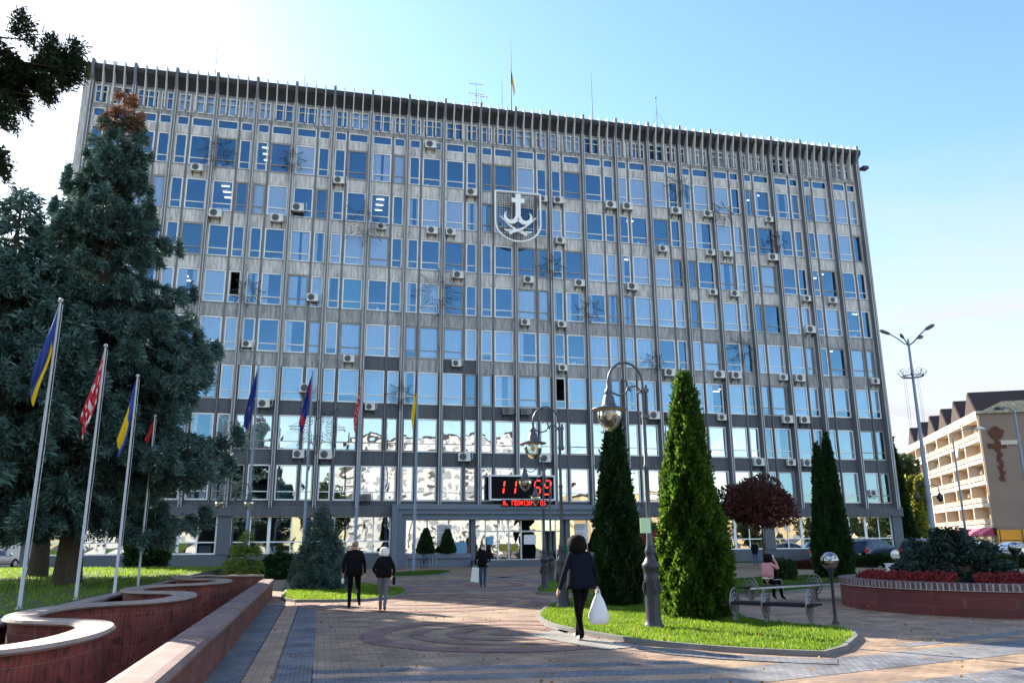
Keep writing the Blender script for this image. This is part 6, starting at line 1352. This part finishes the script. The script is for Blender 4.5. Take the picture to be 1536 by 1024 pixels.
mb.add([(x, y, zb-.4) for x, y in e]+[(7.5, my, zb+4.6), (LX-7, my, zb+4.6)], [(0, 1, 5, 4), (2, 3, 4, 5), (3, 0, 4), (1, 2, 5), (3, 2, 1, 0)]); mb.build('roof', 'roof_tile', HT)
mb = MB()
for k in range(14): x = k*3.0; mb.add([(x, .05, 3.25), (x+3, .05, 3.25), (x+3, 1.4, 2.45), (x, 1.4, 2.45), (x, 1.4, 2.2), (x+3, 1.4, 2.2)], [(0, 1, 2, 3), (3, 2, 5, 4)], k % 2); mb.add([(x, .05, 2.2), (x, .05, 3.25), (x, 1.4, 2.45), (x, 1.4, 2.2)], [(0, 1, 2, 3)], 1)
mb.build('awning', ['awning_pink', 'awning_dark'], HT)
mb = MB(); mb.box(1, 44, -1.55, -.2, .1, 2.3); mb.build('shop_front', 'hotel_white', HT)
mb = MB()
for k in range(12): mb.box(2+k*3.5, 3.6+k*3.5, -.195, -.15, .3, 2.1)
mb.build('shop_window', 'car_glass', HT)
mb = MB(); mb.box(-.32, -.255, -20, -.3, .3, 2.9); mb.build('shop_panel', 'shop_orange', HT)
mb = MB()
for k in range(8): mb.box(-.36, -.325, -.6-k*2.6, -.5-k*2.6, .3, 2.9)
mb.box(-.36, -.325, -20, -.3, 1.55, 1.62); mb.tube([(-.36, -4.2+.7*math.cos(a), .95+.6*math.sin(a)) for a in np.linspace(0, PI, 10)], .08, 5); mb.tube([(-.36, -4.2+.4*math.cos(a), .95+.4*math.sin(a)) for a in np.linspace(0, 2*PI, 12)[:-1]], .06, 5, closed=True); mb.build('panel_trim', 'gable_brown', HT)
mb = MB()
for k in range(26): z = 9.2+k*.26; y = -1.9-.0*k+.12*math.sin(k*1.3); w = .28+.09*math.sin(k*2.1); mb.box(-.36, -.255, y-w, y+w, z, z+.25)
mb.prism([(-1.9+.95*math.cos(a)*(1+.15*math.sin(5*a)), 15.6+.85*math.sin(a)*(1+.15*math.cos(4*a))) for a in np.linspace(0, 2*PI, 18)[:-1]], 'x', -.38, -.256)
mb.box(-.37, -.258, -2.9, -.7, 13.55, 14.2); mb.build('wall_ornament', 'rust', HT)
mb = MB(); mb.box(-.42, -.254, -4.6, -2.3, 14.0, 14.55); mb.build('wall_slab', 'hotel_white', HT)
mb = MB(); mb.tube([(10.5, .3, 14.2), (10.5, .5, 14.2)], [.9, .8], 18); tag(mb.build('satellite_dish', 'hotel_white', HT))
# pale house at the far left, and blocks behind the photographer that the windows mirror
mat('house_pale', (.60, .61, .64), .85, var=.2, vscale=.3); mat('block_cream', (.62, .61, .58), .85, var=.4, vscale=.3, dark=(.55, .50, .42)); mat('block_yellow', (.70, .52, .28), .85, var=.3, vscale=.3); mat('dark_win', (.30, .31, .33), .25); mat('roof_red', (.28, .10, .06), .8)
def block(name, loc, rz, W, D, H, floors, cols, wall, label, win=(1.5, 1.5), roof='roof_dark', base=1.0, bal=False):
    t = thing(name, loc, label, 'building', rz=rz); mb = MB(); mb.box(-W/2, W/2, 0, D, 0, H); mb.build('wall', wall, t)
    mb = MB(); mb.box(-W/2-.3, W/2+.3, -.3, D+.3, H+.001, H+.5); mb.build('roof', roof, t)
    fh = (H-base)/floors
    for f in range(floors):
        mb = MB()
        for c in range(cols):
            x = -W/2+(c+.5)*W/cols; z = base+f*fh+.9; mb.box(x-win[0]/2, x+win[0]/2, -.06, .05, z, z+win[1])
        mb.build('window_row', 'dark_win', t)
        if bal:
            mb = MB()
            for c in range(1, cols, 3): x = -W/2+(c+.5)*W/cols; mb.box(x-1.6, x+1.6, -1.2, -.005, base+f*fh+.1, base+f*fh+1.1)
            mb.build('balcony_row', wall, t)
    return t
block('house', (-15, 24, 0), 0, 26, 10, 6.5, 2, 8, 'house_pale', 'low pale house seen under the spruce boughs at the far left', base=.4)
block('apartment_block', (46, -138, 0), PI, 44, 14, 27, 9, 14, 'block_cream', 'nine storey cream apartment block behind the photographer, mirrored in the windows', bal=True)
block('apartment_block', (112, -134, 0), PI, 60, 14, 13, 4, 18, 'block_yellow', 'low yellow apartment block behind the photographer, mirrored in right windows')
block('apartment_block', (-20, -150, 0), PI, 40, 14, 12, 4, 12, 'block_cream', 'low cream apartment block behind the photographer, mirrored in left windows')
for k, (px, d, h) in enumerate(((-30, 110, 15), (25, 120, 12), (70, 130, 13))):
    tree('far_tree', HP(px, d), h, h*.32, 2, ['dark tree far behind the spruces, left of the pale house', 'dark tree far behind the pale house', 'dark tree far behind, at the left corner of the hall'][k], 'hedge', 6000, .7, 120+k)
for k, (px, d, h) in enumerate(((1352, 190, 13), (1395, 230, 12), (1580, 160, 14))):
    tree('far_tree', HP(px, d), h, h*.4, 2, ['dull green tree far off beside the right end of hall', 'dull green tree far behind the balcony building', 'dull green tree beyond the right edge behind the balcony building'][k], 'hedge', 6000, .8, 130+k)
